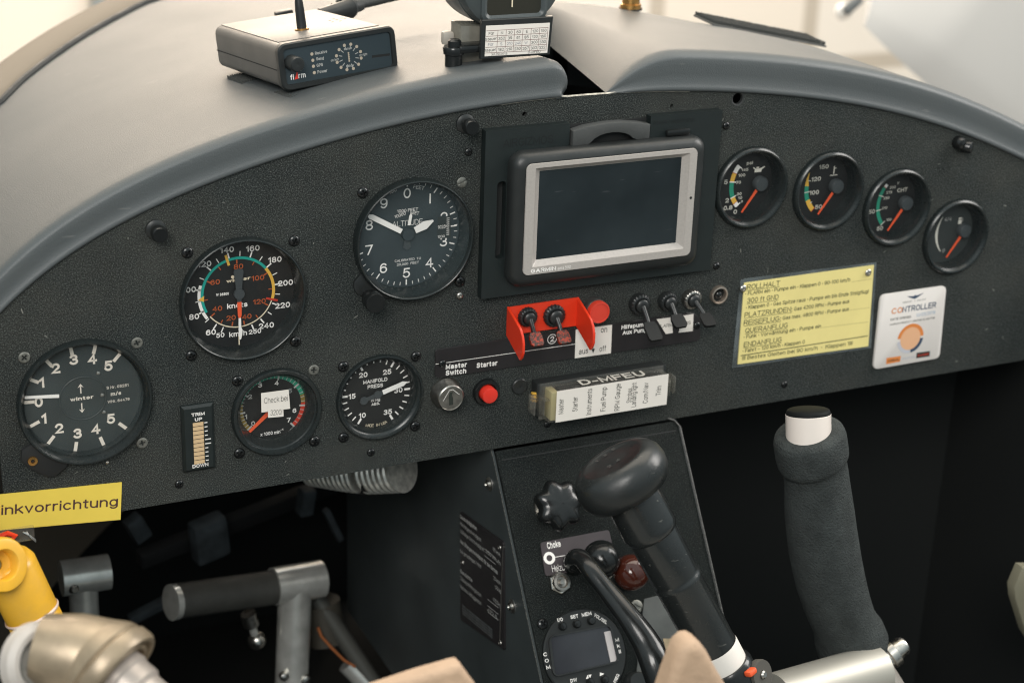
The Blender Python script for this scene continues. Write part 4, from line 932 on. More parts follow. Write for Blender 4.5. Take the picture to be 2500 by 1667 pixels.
def toggle(p, nutr, ma_nut, lev, paddle, ma_pad, label, name='toggle_switch', group=None, up=True, padw=None):
    t = thing(name, label, 'switch', xf(p[0], p[1], 0), group)
    mb = MB(); n = 36; pr = []
    V = []; F = []
    for q, (r, zz) in enumerate(((nutr, 0), (nutr, 4.4), (nutr * .86, 5.4), (nutr * .72, 5.6), (nutr * .66, 4.8))):
        for i in range(n * 2):
            a = 2 * PI * i / (n * 2); rr = r * (1 - (.05 if (i // 2) % 2 and q < 2 else 0)); V.append((rr * math.cos(a), rr * math.sin(a), zz))
    for q in range(4):
        for i in range(n * 2): j = (i + 1) % (n * 2); F.append((q * 2 * n + i, q * 2 * n + j, (q + 1) * 2 * n + j, (q + 1) * 2 * n + i))
    mb.add(V, F); part('nut', mb, ma_nut, t)
    mb = MB().lathe([(nutr * .66, 4.2), (nutr * .62, 7.2), (nutr * .5, 8.0), (nutr * .3, 8.2), (0, 8.2)], 32); part('collar', mb, BLK, t)
    e = Vector(lev); mb = MB().tube([(0, 0, 6.5), e * .33 + Vector((0, 0, 5)), e * .7 + Vector((0, 0, 2))], [1.9, 1.5, 1.5], 12)
    lv = part('lever', mb, BLK, t)
    d = e.normalized(); M = axes(e * .60 + Vector((0, 0, 3)), (1, 0, 0), tuple(d)); L = paddle[1]; w_ = paddle[0]
    mb = MB().mx(M).prism([(-w_ * .38, 0), (w_ * .38, 0), (w_ / 2, L * .3), (w_ / 2, L - 1.5), (w_ / 2 - 1.2, L), (-w_ / 2 + 1.2, L), (-w_ / 2, L - 1.5), (-w_ / 2, L * .3)], -1.3, 1.3, .7)
    part('paddle', mb, ma_pad, lv)
    return t
q = [c3(872, 285, 4), c3(1090, 275, 4), c3(1795, 182, 4), c3(2025, 158, 4), c3(2222, 140, 4)]
toggle(q[0].xy, 6.4, BLK, (2, -13.5, 13), (8.6, 9), REDW, 'left of the two master toggles inside the red guard, worn red tip')
toggle(q[1].xy, 7.4, BLK, (1.5, -12.5, 15), (8.6, 9), REDW, 'right of the two master toggles inside the red guard, worn red tip')
PAD = mat('paddle_black', (.010, .011, .011), .5, spec=.25)
toggle(q[2].xy, 7.0, BLK, (.5, -14.0, 20), (9.5, 14), PAD, 'black toggle with the longest paddle over the Aux Pump lettering')
toggle(q[3].xy, 6.4, BLK, (1.2, -10.5, 16), (9.5, 10), PAD, 'black toggle over the sticker reading ARM, middle of the three by the ring lamp')
toggle(q[4].xy, 6.6, NICK, (4, -10.5, 20), (9, 11), PAD, 'toggle with a bright nickel nut beside the ring socket')

rl = c3(1442, 235, 7); t = thing('warning_lamp', 'round red warning lamp to the right of the red guard', 'lamp', xf(rl.x, rl.y, 0))
part('collar', MB().lathe([(7.8, 0), (7.8, 5), (7.4, 6), (7.2, 6.2)], 48), mat('dull_collar', (.10, .095, .09), .45, .6, var=(300, .3)), t)
part('lens', MB().lathe([(7.2, 5), (7.3, 9.4), (6.9, 10.2), (6.2, 10.3), (6.0, 9.9), (0, 10.1)], 48), mat('red_lens', (.60, .05, .028), .4, coat=.2), t)
t = thing('ring_socket', 'bright ringed round socket with a black domed centre right of the toggles', 'socket', xf(152.6, 4.2, 0))
part('ring', MB().lathe([(4.6, -3), (4.7, 2.4), (5.1, 3.0), (5.9, 2.8), (6.3, 1.8), (6.3, 0)], 48, False), mat('warm_nickel', (.62, .52, .44), .32, .9), t)
part('centre', MB().lathe([(4.7, -.5), (3, -1), (2.6, 1.2), (1.6, 2.2), (0, 2.5)], 32), BLKG, t)

ks = c3(205, 935, 0); t = thing('key_switch', 'worn nickel key switch with an arrow engraved round its slot', 'key switch', xf(ks.x - 1, ks.y + 3.0, 0))
part('barrel', MB().lathe([(10.4, 0), (10.2, 1.6), (9.2, 3), (8.8, 8.4), (8.4, 9.2), (7.9, 9.5), (7.7, 9.1), (0, 9.1)], 56), NICK, t)
mb = MB().m(INK).prism([(-1.2, -4.6), (1.4, -4.6), (1.3, 0), (.5, 2.0), (1.0, 4.0), (-1, 4.0), (-1.5, 1.5)], 9.1, 9.25)
mb.m(WHITE)
for a, b in (((-5.4, -1.2), (-1.2, 5.6)), ((-1.2, 5.6), (1.0, 5.7)), ((1.0, 5.7), (5.6, 1.6))): line(mb, a, b, .28, 9.2)
part('key_slot', mb, None, t)
pb = c3(548, 915, 5); t = thing('starter_button', 'red push button in a black ring below the word Starter', 'button', xf(pb.x, pb.y, 0))
part('ring', MB().lathe([(8.9, 0), (8.9, 2), (8.2, 3.2), (6.4, 3.4), (5.8, 2.6)], 56, False), BLKG, t)
part('cap', MB().lathe([(5.2, 1), (5.2, 7.4), (4.9, 7.9), (4.3, 8.1), (0, 8.2)], 48), REDC, t)
pg = c3(803, 852, 1); t = thing('blanking_plug', 'flat black blanking plug between the red starter button and the fuse box', 'plug', xf(pg.x, pg.y, 0))
part('disc', MB().lathe([(5.4, 0), (5.3, 1.0), (4.8, 1.5), (2, 1.1), (1.1, 1.0), (1.0, .3), (0, .2)], 40), BLK, t)

# panel knobs
def pknob(d, label, R, H, fn=None):
    p = at(d[0], d[1], H * .6); t = thing('panel_fastener', label, 'fastener', xf(p.x, p.y, 0))
    part('base', MB().lathe([(R * 1.2, 0), (R * 1.2, 1.6), (R * .9, 2.4), (R * .6, 2.6)], 36), BLK, t)
    part('cap', MB().lathe([(R * .6, 2), (R * .65, H * .45), (R * .95, H * .55), (R, H * .9), (R * .85, H), (0, H * 1.0)], 36), BLKG, t); return t
pknob((1078, 290), 'black round knob between the glareshield and the upper left corner of the dock', 4.7, 12)
pknob((364, 535), 'black round knob high on the fleece above the airspeed dial', 4.7, 12)
p = at(2216, 333, 5); t = thing('domed_catch', 'twin shiny black domed catch near the right end of the panel', 'catch', xf(p.x, p.y, 0))
part('dome', MB().at(-2.6, .8, 0).lathe([(4.6, 0), (4.4, 4), (3, 6), (0, 6.8)], 32), BLKG, t)
part('dome', MB().at(2.2, -2.0, 4, 0, 35).lathe([(4.2, -3), (4.2, 3), (3.6, 4), (0, 4.6)], 32), BLKG, t)

# ------------------------------------------------------------------ fuse box
FZ = 20.0
fl = [c3(*p_, FZ) for p_ in ((1105, 885), (2020, 755), (2010, 1000), (1100, 1143))]
fx0, fx1 = (fl[0].x + fl[3].x) / 2, (fl[1].x + fl[2].x) / 2; fy0, fy1 = (fl[2].y + fl[3].y) / 2, (fl[0].y + fl[1].y) / 2
fcx, fcy = (fx0 + fx1) / 2, (fy0 + fy1) / 2; fw, fh = fx1 - fx0, fy1 - fy0
fb = thing('fuse_box', 'black fuse box with clear lid, white list of circuits and letters D-MFEU', 'fuse box', xf(fcx, fcy, 0))
part('base', MB().box(-2, 1, 4.5, fw + 13, fh + 1, 9, .8), BLK, fb)
inn = MB().m(mat('amber_plastic', (.42, .37, .20), .3, coat=.3)).box(-fw / 2 - .8, 0, 14, 5, fh - 2, 10, .6)
inn.m(BLKM).box(1, 0, 13, fw - 6, fh - 3, 9, .5)
part('fuse_carrier', inn, None, fb)
part('clear_lid', MB().box(-2.6, 0, 14.6, fw + 5.5, fh, FZ - 9.6, 1.0), LID, fb)
part('lid_rim', MB().box(-2.6, 0, 9.4, fw + 9, fh + 3.4, 1.4, .6), LID, fb)
mb = MB().m(PAPER).box(0, 0, FZ - .05, fw, fh, .25)
lab_ = part('circuit_list', mb, None, fb)
mb = MB().m(INK)
I = lambda v: (v.x - fcx, v.y - fcy)
for s, a, b in (('Master', (1160, 1072), (1163, 950)), ('Starter', (1276, 1050), (1278, 932)), ('Instruments', (1388, 1078), (1397, 866)), ('Fuel Pump', (1505, 1050), (1515, 853)), ('RPM Gauge', (1620, 1046), (1630, 824)), ('Strobes', (1718, 980), (1726, 862)), ('Landing light', (1755, 1015), (1762, 816)), ('Com/Nav', (1852, 984), (1858, 816)), ('Trim', (1958, 922), (1965, 843))):
    mb.tfit(s, I(c3(*a, FZ)), I(c3(*b, FZ)), 3.7, FZ + .12, 0)
part('lettering', mb, None, lab_)
tm = mat('engraved_white', (.55, .52, .46), .5)
mb = MB().m(tm); mb.mx(axes((1.5, fh / 2 + .8, 14.6), (1, 0, 0), (0, 0, -1))); mb.text('D-MFEU', 0, 0, 8.0, .05, 0, .016, width=fw * .58)
part('registration', mb, None, fb)
def clip(sx):
    mb = MB(); x = sx * (fw / 2 + 5) - 2.6
    mb.box(x, 0, 13, 1.6, 11, 11, .5); mb.box(x + sx * 3.0, 0, 8, 5, 10, 2, .6); mb.box(x + sx * 5.4, 0, 11.5, 1.5, 12, 9, .6); mb.box(x - sx * 1.5, 4.5, 16, 4, 1.5, 6, .4); return mb
part('clip_tab', clip(-1), LID, fb); part('clip_tab', clip(1), LID, fb)
mb = MB()
for dy in (-1.5, 1.0, 3.4): mb.tube([(-fw / 2 - 8.2, dy + 2, 8), (-fw / 2 - 9.4, dy + 1.5, 6), (-fw / 2 - 8.5, dy, 2)], 1.0, 8)
part('yellow_wires', mb, YEL, fb)

# ------------------------------------------------------------------ yellow checklist placard and white card
CY = crop((1700, 600), 3.618)
def cy(x, y, z=1.0): return unp(*CY(x, y), z)
pc = cy(960, 620); t = thing('checklist_placard', 'laminated yellow German checklist screwed to the panel', 'placard', xf(pc.x, pc.y, 0)); I4 = xf(-pc.x, -pc.y, 0)
part('laminate', MB().mx(I4).prism([tuple(cy(*q_).xy) for q_ in ((395, 310), (430, 292), (1597, 148), (1548, 905), (318, 1082))][::-1], .15, .5), LAM, t)
ye = part('yellow_sheet', MB().mx(I4).m(YPAP).prism([tuple(cy(*q_).xy) for q_ in ((425, 330), (1570, 172), (1520, 887), (367, 1047))][::-1], .2, .9), None, t)
mb = MB().mx(I4).m(mat('green_black_ink', (.025, .04, .02), .6)); z = 1.0
def tl(s, a, b, h, ul=False, bold=0.0):
    A, B = cy(*a), cy(*b); mb.tfit(s, A.xy, B.xy, h, z, bold)
    if ul: line(mb, A + Vector((0, -.7, 0)), B + Vector((0, -.7, 0)), .28, z)
tl('ROLLHALT', (447, 388), (737, 352), 3.6, True); tl('• FLARM ein • Pumpe ein • Klappen 0 • 90-100 km/h', (432, 440), (1358, 315), 2.7, bold=.004)
tl('300 ft GND', (448, 506), (725, 472), 3.5, True); tl('• Klappen 0 • Gas Spitze raus • Pumpe ein bis Ende Steigflug!', (438, 562), (1518, 418), 2.7, bold=.004)
tl('PLATZRUNDEN:', (425, 634), (845, 580), 3.6, True); tl('Gas 4200 RPM • Pumpe aus', (862, 575), (1350, 505), 2.7, bold=.004)
tl('REISEFLUG:', (418, 702), (745, 662), 3.6, True); tl('Gas max. 4800 RPM • Pumpe aus', (762, 655), (1347, 573), 2.7, bold=.004)
tl('QUERANFLUG', (430, 772), (806, 722), 3.6, True); tl('• Funk • Vorwärmung ein • Pumpe ein', (418, 822), (1100, 724), 2.7, bold=.004)
tl('ENDANFLUG', (418, 895), (753, 848), 3.6, True); tl('• Fahrt – 120 km/h • Klappen 0', (408, 945), (957, 862), 2.7, bold=.004)
tl('!!! Bestes Gleiten bei 90 km/h  •  Klappen 1!!!', (405, 1010), (1378, 875), 2.9, bold=.0)
line(mb, cy(393, 970), cy(1515, 795), .6, z)
for a, b in (((1370, 320), (1555, 292)), ((1110, 722), (1520, 672)), ((1360, 568), (1530, 545))): line(mb, cy(*a), cy(*b), .12, z)
part('lettering', mb, None, ye)
for q_ in ((412, 378), (1517, 237)):
    p = I4 @ cy(*q_); put(S_WHT, t, p.x, p.y, 1.0, s=1.05)

pc = cy(1890, 730); t = thing('controller_card', 'white plastic card headed CONTROLLER with an orange disc', 'card', xf(pc.x, pc.y, 0), )
I5 = xf(-pc.x, -pc.y, 0); cq = [cy(*q_, 1.5) for q_ in ((1628, 437), (2208, 352), (2145, 990), (1560, 1092))]
def corner_round(P, r, n=4):
    out = []
    for i in range(len(P)):
        a, b, c_ = P[i - 1].xy, P[i].xy, P[(i + 1) % len(P)].xy
        u = (a - b).normalized() * r; v = (c_ - b).normalized() * r
        for k_ in range(n + 1):
            t_ = k_ / n; out.append(tuple((b + u) * (1 - t_) ** 2 + b * 2 * t_ * (1 - t_) + (b + v) * t_ * t_))
    return out
ca = part('card_body', MB().mx(I5).m(CARDW).prism(corner_round(cq, 4.2)[::-1], .2, 2.0, .35, 2), None, t)
mb = MB().mx(I5); z = 2.08
def t5(s, a, b, h, ma, bold=0.0, yo=0): mb.m(ma).tfit(s, cy(*a, 2).xy, cy(*b, 2).xy, h, z, bold)
navy = mat('navy_ink', (.03, .06, .11), .6); orange = mat('card_orange', (.68, .22, .05), .6)
t5('CO', (1722, 605), (1818, 590), 4.4, orange, .012); t5('NTROLLER', (1818, 590), (2115, 545), 4.4, navy, .012)
t5('DATE OPENED', (1715, 662), (1895, 635), 1.7, INK, .01); t5('12/03/2018', (1940, 628), (2108, 598), 2.4, mat('pale_blue_ink', (.30, .42, .55), .6), 0)
t5('MAXIMUM PRODUCT LIFETIME 12 MONTHS', (1708, 704), (2105, 642), 1.3, INK, .01); t5('EIGHT  1  PILOT', (1825, 508), (2028, 478), 1.1, INK, 0)
p = cy(1932, 452, 2); mb.m(navy).prism([(p.x - 7.2, p.y + 1.4), (p.x - 1.2, p.y + .8), (p.x, p.y + 1.6), (p.x + 1.2, p.y + .9), (p.x + 7.4, p.y + 2.2), (p.x + 2, p.y - .6), (p.x, p.y - 1.4), (p.x - 3, p.y - .5)], z - .02, z)
p = cy(1890, 818, 2); ox, oy = p.x, p.y
mb.m(mat('peach_disc', (.75, .42, .24), .6)).band(0, 8.6, 0, 360, z + .02, ox, oy, 40)
mb.m(orange).band(8.5, 11.2, -85, 85, z, ox, oy); mb.m(navy).band(8.5, 11.2, 95, 172, z, ox, oy); mb.m(mat('card_grey', (.50, .50, .54), .6)).band(8.5, 11.2, 176, 262, z, ox, oy)
mb.m(orange).quad([tuple(cy(*q_, 2).xy) for q_ in ((1680, 990), (1806, 972), (1800, 1022), (1675, 1045))][::-1], z); mb.m(INK).quad([tuple(cy(*q_, 2).xy) for q_ in ((1946, 945), (2064, 928), (2060, 975), (1940, 993))][::-1], z)
z = 2.12; t5('NORMAL', (1690, 1026), (1795, 1010), 1.6, INK, .02); t5('CAUTION', (1815, 1006), (1930, 988), 1.6, mat('card_grey', (0, 0, 0)), .02); t5('DANGER', (1955, 978), (2052, 962), 1.6, REDP, .02)
part('printing', mb, None, ca)

# ------------------------------------------------------------------ yellow label at the lower left
p0, p1, p2, p3 = at(-60, 1142, 1.2), at(280, 1108, 1.2), at(277, 1193, 1.2), at(-62, 1223, 1.2)
t = thing('release_label', 'bright yellow tape label ending in inkvorrichtung at the lower left corner of the panel', 'label', xf(p1.x, p1.y, 0)); I6 = xf(-p1.x, -p1.y, 0)
tp = part('tape', MB().mx(I6).m(YTAPE).prism([tuple(v.xy) for v in (p0, p1, p2, p3)][::-1], .3, 1.2), None, t)
CL = crop((0, 1150), 2.94)
mb = MB().mx(I6).m(mat('brown_ink', (.07, .03, .03), .6)).tfit('Klinkvorrichtung', unp(*CL(-105, 322), 1.2).xy, unp(*CL(845, 248), 1.2).xy, 6.2, 1.3, .004)
part('lettering', mb, None, tp)

# ------------------------------------------------------------------ left pull handle, tag
t = thing('pull_handle', 'yellow plastic pull handle with a round hole in its end', 'handle', xf(-312, -74, 40))
A = at(27, 1312, 62); B = at(112, 1488, 62); d = (B - A)
M = axes(A - Vector((-312, -74, 40)), tuple(d), (d.y * -1, d.x, .25))
L = d.length
mb = MB().mx(M)
rr = 14.6
path = [(-9, 0, 0), (-8, 0, 0), (-4, 0, 0), (L * .52, 0, 0), (L * .53, 0, 0), (L * .55, 0, 0), (L * .9, 0, 0), (L, 0, 0)]
mb.tube(path, [10, 12.8, rr, rr, rr - 1.2, rr, rr, rr - 2], 36); body = part('grip', mb, YPLA, t, sharp=60)
c0 = at(12, 1297, 80) - Vector((-312, -74, 40))
mb = MB(); fr = axes(c0, (.9, -.15, -.42), (0, .92, -.38)); mb.mx(fr)
mb.lathe([(14.8, -16), (14.8, -2), (13.8, -.4), (12.2, 0), (8.6, 0), (7.8, -1), (7.5, -7), (5.4, -8), (3.4, -8), (3.0, -10), (0, -10)], 40); part('eyelet', mb, YPLA, body)
mb = MB().mx(fr).lathe([(0, -9.5), (2.4, -8.6), (2.8, -7.9), (2.0, -7.4), (0, -7.2)], 16); part('bolt', mb, ZINC, body)
q_ = at(95, 1372, 80) - Vector((-312, -74, 40))
mb = MB().mx(M); mb.ring([(rr + .25, -.9), (rr + .6, 0), (rr + .25, .9), (rr - .2, 0)], 40)
V2 = [Matrix.Translation((L * .535, 0, 0)) @ Matrix.Rotation(R_(90), 4, 'Y') @ Vector(v) for v in []]
mb = MB().mx(M @ Matrix.Translation((L * .535, 0, 0)) @ Matrix.Rotation(R_(80), 4, 'Y')).ring([(rr + .5, -1.0), (rr + .9, 0), (rr + .5, 1.0), (rr - .4, 0)], 40)
part('pale_band', mb, mat('bare_plastic_band', (.72, .55, .45), .4), body)
p = at(38, 1228, 12); t = thing('wire_tag', 'crumpled clear plastic tag with red wire hanging under the yellow label', 'tag', xf(*p))
part('sleeve', MB().box(0, 0, 0, 20, 9, 3.5, 1.2), LID, t)
mb = MB().tube([(-10, 1, 0), (-5, 3, 1.8), (-1, 1, 2.6), (-4, -2, 2.4), (-9, -2, 1)], 1.6, 8); part('red_wire', mb, RED, t)
mb = MB()
for k_ in range(4): mb.tube([(4 + random.uniform(-2, 2), 2, 2), (7, random.uniform(-3, 0), 3), (10, -4 - k_ * .5, 2)], .35, 5)
part('bare_strands', mb, STEEL, t)

# ------------------------------------------------------------------ centre console
SL = .68; ca_ = math.atan(SL); cyv, czv = math.cos(ca_), math.sin(ca_)
CM = axes((61, -82, 1.5), (1, 0, 0), (0, cyv, -czv))          # local y up the slope, z out of the face
CI = CM.inverted()
def cl(px, py, off=0.0):                                     # display pixel on console face (raised by off)
    return onframe(px * KD, py * KD, CM @ xf(0, 0, off))
con = thing('centre_console', 'black fleece centre console sloping down between the footwells', 'console', CM)
CLn = 330
part('face', MB().box(0, -CLn / 2 - .5, -1.5, 134, CLn, 3, 1.0), mat('console_fleece', (0.0085, 0.0105, 0.0105), 0.95, spec=0.1, bump=(1500, 0.7, 0.8), var=(38, 0.25), fleck=(1400, 0.52, 0.80, (0.13, 0.145, 0.135)), dust=(16, .06, (.10, .09, .07))), con)
# side sheet
SM = axes((-6, -82, 1.5), (0, 0, 1), (0, 1, 0))              # local x towards pilot, y up, z to the left
mb = MB().mx(CI @ SM)
yb = CLn * cyv; zb = CLn * czv
mb.prism([(-280, 0), (-8, 0), (-3, -1.5), (0, -5), (zb, -yb), (-280, -yb)][::-1], 0, 1.6); part('side_sheet', mb, SIDE, con)
mb = MB().mx(CI @ SM)                                         # worn bright edge of the sheet
pts = [(-8, 0), (-3, -1.2), (.4, -5), (zb + .3, -yb)]
for a, b in zip(pts, pts[1:]):
    n_ = max(1, int(math.hypot(b[0] - a[0], b[1] - a[1]) / 3))
    for i in range(n_):
        t0, t1 = i / n_, (i + .75) / n_
        p_ = (a[0] + (b[0] - a[0]) * t0, a[1] + (b[1] - a[1]) * t0); q2 = (a[0] + (b[0] - a[0]) * t1, a[1] + (b[1] - a[1]) * t1)
        line(mb, p_, q2, .35 + .3 * random.random(), 1.7)
part('worn_edge', mb, mat('edge_wear', (.34, .32, .27), .6, var=(400, .6)), con)
part('side_sheet', MB().mx(CI @ axes((128, -82, 1.5), (0, 0, 1), (0, 1, 0))).prism([(-280, 0), (-8, 0), (0, -5), (zb, -yb), (-280, -yb)][::-1], -1.6, 0), SIDE, con)
mb = MB(); mb.tube([(60, 2, 0), (64, 0, .4), (67.3, -5, .6), (67.3, -CLn, .6)], .65, 8); part('edge_trim', mb, mat('edge_trim', (.06, .06, .055), .5, var=(300, .5)), con)
part('seam', MB().box(0, -7, .1, 128, .7, .3), BLKM, con)
def onside(px, py): return onframe(px * KD, py * KD, SM)
for q_ in ((1130, 1110), (1182, 1390)):
    p = onside(*q_); M = CI @ SM @ xf(p.x, p.y, 1.6)
    ws = part('washer_screw', MB().mx(M).m(ALU).lathe([(4.8, 0), (4.8, .5), (4.3, .7), (2.4, .7)], 32, False), None, con)
    part('screw_head', MB().mx(M @ xf(0, 0, .6)).lathe([(2.6, 0), (2.4, 1.6), (1.6, 2.2), (1.0, 1.2), (0, 1.1)], 24), STEEL, ws)
# data plate on the side
pt = [onside(*q_) for q_ in ((1065, 1172), (1165, 1243), (1168, 1491), (1066, 1420))]
cxp = sum(p.x for p in pt) / 4; cyp = sum(p.y for p in pt) / 4
PMx = SM @ xf(cxp, cyp, 1.7); t = thing('data_plate', 'black data plate with rows of small white German text on the side of the console', 'placard', PMx)
part('plate', MB().mx(xf(-cxp, -cyp, 0)).prism(corner_round(pt, 2.5)[::-1], 0, 1.2, .2, 1), MIRK, t)
part('bright_edge', MB().mx(xf(-cxp, -cyp, 0)).box(pt[1].x + .1, (pt[1].y + pt[2].y) / 2, .8, .6, abs(pt[1].y - pt[2].y) - 5, 1.4), ALU, t)
mb = MB().mx(xf(-cxp, -cyp, 0)).m(GREYP)
CP = crop((700, 1050), 2.541)
def cp(x, y): q_ = CP(x, y); p = onframe(q_[0], q_[1], SM); return p.xy
for s, a, b, h, bo in (('Geschwindigkeiten', (1102, 540), (1205, 618), 3.0, .02), ('Höchstgeschwindigkeit', (1102, 582), (1232, 688), 2.8, 0), ('zulässige Geschwindigkeit', (1102, 628), (1250, 748), 2.8, 0),
                       ('Max. Böengeschwindigkeit für den Betrieb', (1102, 692), (1335, 890), 3.0, .02), ('bei geradlinigem Wind', (1102, 752), (1232, 852), 2.8, 0),
                       ('Gewichte', (1102, 878), (1176, 938), 3.0, .02), ('Zuladung mit Rettungssystem', (1102, 920), (1232, 1030), 2.8, 0), ('höchstes Abfluggewicht', (1102, 972), (1232, 1080), 2.8, 0),
                       ('65 km/h', (1305, 740), (1352, 782), 2.8, 0), ('250 km/h', (1258, 750), (1352, 832), 2.6, 0), ('25 km/h', (1308, 918), (1354, 958), 2.8, 0), ('120 kg', (1318, 975), (1354, 1005), 2.8, 0), ('472,5 kg', (1304, 1050), (1354, 1095), 2.8, 0), ('472,5', (1270, 1115), (1330, 1165), 2.6, 0)):
    mb.tfit(s, cp(*a), cp(*b), h, 1.3, bo)
mb.m(DIMP)
for k_ in range(4): mb.tfit('Betrieb nur nach den Angaben im Handbuch zulässig', cp(1115, 1085 + 16 * k_), cp(1300, 1235 + 16 * k_), 1.3, 1.3, 0)
mb.m(GREYP)
for a, b in (((1252, 728), (1322, 785)), ((1252, 770), (1322, 826)), ((1270, 1040), (1340, 1095)), ((1270, 1080), (1340, 1135)), ((1270, 1118), (1340, 1172))): line(mb, cp(*a), cp(*b), .4, 1.3)
part('lettering', mb, None, t)
for q_ in ((1348, 722), (1115, 815), (1350, 1312)):
    p = cp(*q_); put(S_NIC, t, p.x - cxp, p.y - cyp, 1.1, s=.75, name='rivet')

# star knob
p = cl(1262, 1165); t = thing('star_knob', 'black six lobed star knob on a bright hexagon nut at the top of the console', 'knob', CM @ xf(p.x - 1, p.y, 0))
mb = MB().prism([(8.6 * math.cos(R_(60 * i + 12)), 8.6 * math.sin(R_(60 * i + 12))) for i in range(6)], 0, 5, .5, 1); mb.lathe([(9.8, 0), (9.6, 1.2), (6, 1.3)], 32); part('hexagon_nut', mb, STEEL, t)
kn = cl(1285, 1160, 20); kx, ky = kn.x - p.x + 1, kn.y - p.y
V = []; F = []; n = 84
for (rs, zz, am) in ((.55, 12, .3), (.80, 13, .8), (.96, 15.5, 1), (1, 18.5, 1), (.95, 22, 1), (.82, 24, .95), (.6, 25, .8), (.3, 25.6, .5), (.02, 25.8, 0)):
    for i in range(n):
        a = 2 * PI * i / n; r = 15.4 * rs * (1 + .105 * am * math.cos(7 * a)); V.append((kx * .6 + r * math.cos(a), ky * .6 + r * math.sin(a), zz))
for q_ in range(8):
    for i in range(n): j = (i + 1) % n; F.append((q_ * n + i, q_ * n + j, (q_ + 1) * n + j, (q_ + 1) * n + i))
F.append(tuple(range(n))[::-1])
mb = MB().add(V, F); mb.lathe([(5, 4), (5, 13)], 24, False); part('grip', mb, BLKG, t, sharp=60)

# choke placard
C8 = crop((1200, 1050), 2.541)
def c8(x, y, off=0.0): q_ = C8(x, y); return onframe(q_[0], q_[1], CM @ xf(0, 0, off))
P4 = [c8(*q_) for q_ in ((298, 697), (725, 617), (752, 735), (690, 850), (332, 905))]; pc = P4[0]
t = thing('choke_plate', 'brownish plate lettered Choke with a white ring on the console', 'placard', CM @ xf(pc.x, pc.y, 0)); I7 = xf(-pc.x, -pc.y, 0)
ch = part('plate', MB().mx(I7).m(PLUM).prism(corner_round(P4, 2.0)[::-1], .1, 1.0), None, t)
mb = MB().mx(I7).m(WHITE).tfit('Choke', c8(345, 738).xy, c8(428, 722).xy, 4.3, 1.06, .015); mb.tfit('Heizung', c8(375, 880).xy, c8(485, 862).xy, 4.3, 1.06, -.005)
p = c8(355, 793); mb.band(2.0, 4.0, 0, 360, 1.08, p.x, p.y, 32); line(mb, c8(385, 788), c8(640, 745), .4, 1.06); line(mb, c8(318, 802), c8(332, 799), .4, 1.06)
part('lettering', mb, None, ch)

def ball(name, label, px, py, R, ma, base, off):
    p = cl(*base); c_ = cl(px, py, off); t = thing(name, label, 'knob', CM @ xf(p.x, p.y, 0))
    d = Vector((c_.x - p.x, c_.y - p.y, off)); part('shaft', MB().tube([(0, 0, 0), tuple(d)], 2.6, 12), STEEL, t)
    part('collar', MB().lathe([(6.6, 0), (6.4, 2.2), (5, 2.6), (3, 2.6)], 32), STEEL, t)
    b = MB().mx(Matrix.Translation(d)).lathe([(R * math.sin(PI * i / 20), -R * math.cos(PI * i / 20)) for i in range(21)], 40); part('ball', b, ma, t, sharp=90); return t
ball('choke_control', 'black ball knob beside the Choke lettering', 1381, 1284, 12.2, BLKG, (1384, 1312), 24)
ball('heater_control', 'dark red ball knob half hidden behind the throttle tube', 1450, 1314, 11.6, MAROON, (1436, 1330), 22)
# nut with cable below the plate
def nut(px, py, label, r=6.6):
    p = cl(px, py); t = thing('cable_nut', label, 'nut', CM @ xf(p.x, p.y, 0))
    part('hexagon', MB().prism([(r * 1.12 * math.cos(R_(60 * i + 25)), r * 1.12 * math.sin(R_(60 * i + 25))) for i in range(6)], 0, 3.6, .5, 1), STEEL, t)
    part('socket', MB().lathe([(r * .9, 3.4), (r * .85, 6.2), (r * .6, 6.5), (r * .5, 5.0), (r * .22, 4.6), (r * .22, 6.4), (0, 6.4)], 32), NICK, t); return t
nut(1283, 1338, 'bright hexagon nut with a round socket under the Choke plate')
p = cl(1245, 1432); put(S_CSS, con, p.x, p.y, .3, 40, name='cross_screw', s=1.35)
p = cl(1462, 1392); put(S_SLT, con, p.x, p.y, .3, -40, name='slotted_screw', s=1.3)
P5 = [cl(*q_) for q_ in ((1478, 1375), (1530, 1362), (1600, 1540), (1590, 1600), (1455, 1600))]
solo('cover_plate', MB().prism([tuple(v.xy) for v in P5][::-1], .2, 1.2, .2, 1), mat('grey_cover', (.10, .105, .10), .55, var=(60, .2)), 'plain dull grey plate on the console between the bent lever and the throttle', 'plate', CM)
P6 = [cl(*q_) for q_ in ((1520, 1466), (1545, 1466), (1556, 1492), (1528, 1496))]
solo('foil_tape', MB().prism([tuple(v.xy) for v in P6][::-1], 1.3, 1.7), mat('foil_tape', (.50, .38, .24), .5, .3, var=(200, .3)), 'scrap of tan tape on the grey plate beside the bent lever', 'tape', CM)

# ------------------------------------------------------------------ communication radio
rc = c8(570, 1388); t = thing('com_radio', 'round faced black COM radio with blank display and grey side bar', 'radio', CM @ xf(rc.x, rc.y, 0))
I8 = xf(-rc.x, -rc.y, 0)
mb = MB().lathe([(28.6, 0), (28.6, 2.4), (27.8, 3.2), (0, 3.2)], 72); face = part('face', mb, mat('radio_black', (.012, .014, .014), .5), t)
W4 = [c8(*q_, 3.2) for q_ in ((350, 1278), (735, 1205), (785, 1435), (380, 1530))]
W5 = [c8(*q_, 3.2) for q_ in ((372, 1290), (735, 1222), (778, 1420), (402, 1510))]
W4 = [W4[i] * 1.02 - (sum(W4, Vector()) / 4) * .02 for i in range(4)]
W5 = [W4[i] * .93 + (sum(W4, Vector()) / 4) * .07 for i in range(4)]
V = [(*v.xy, 3.2) for v in corner_round(W4, 5) and [Vector(q_) for q_ in corner_round(W4, 5)]]
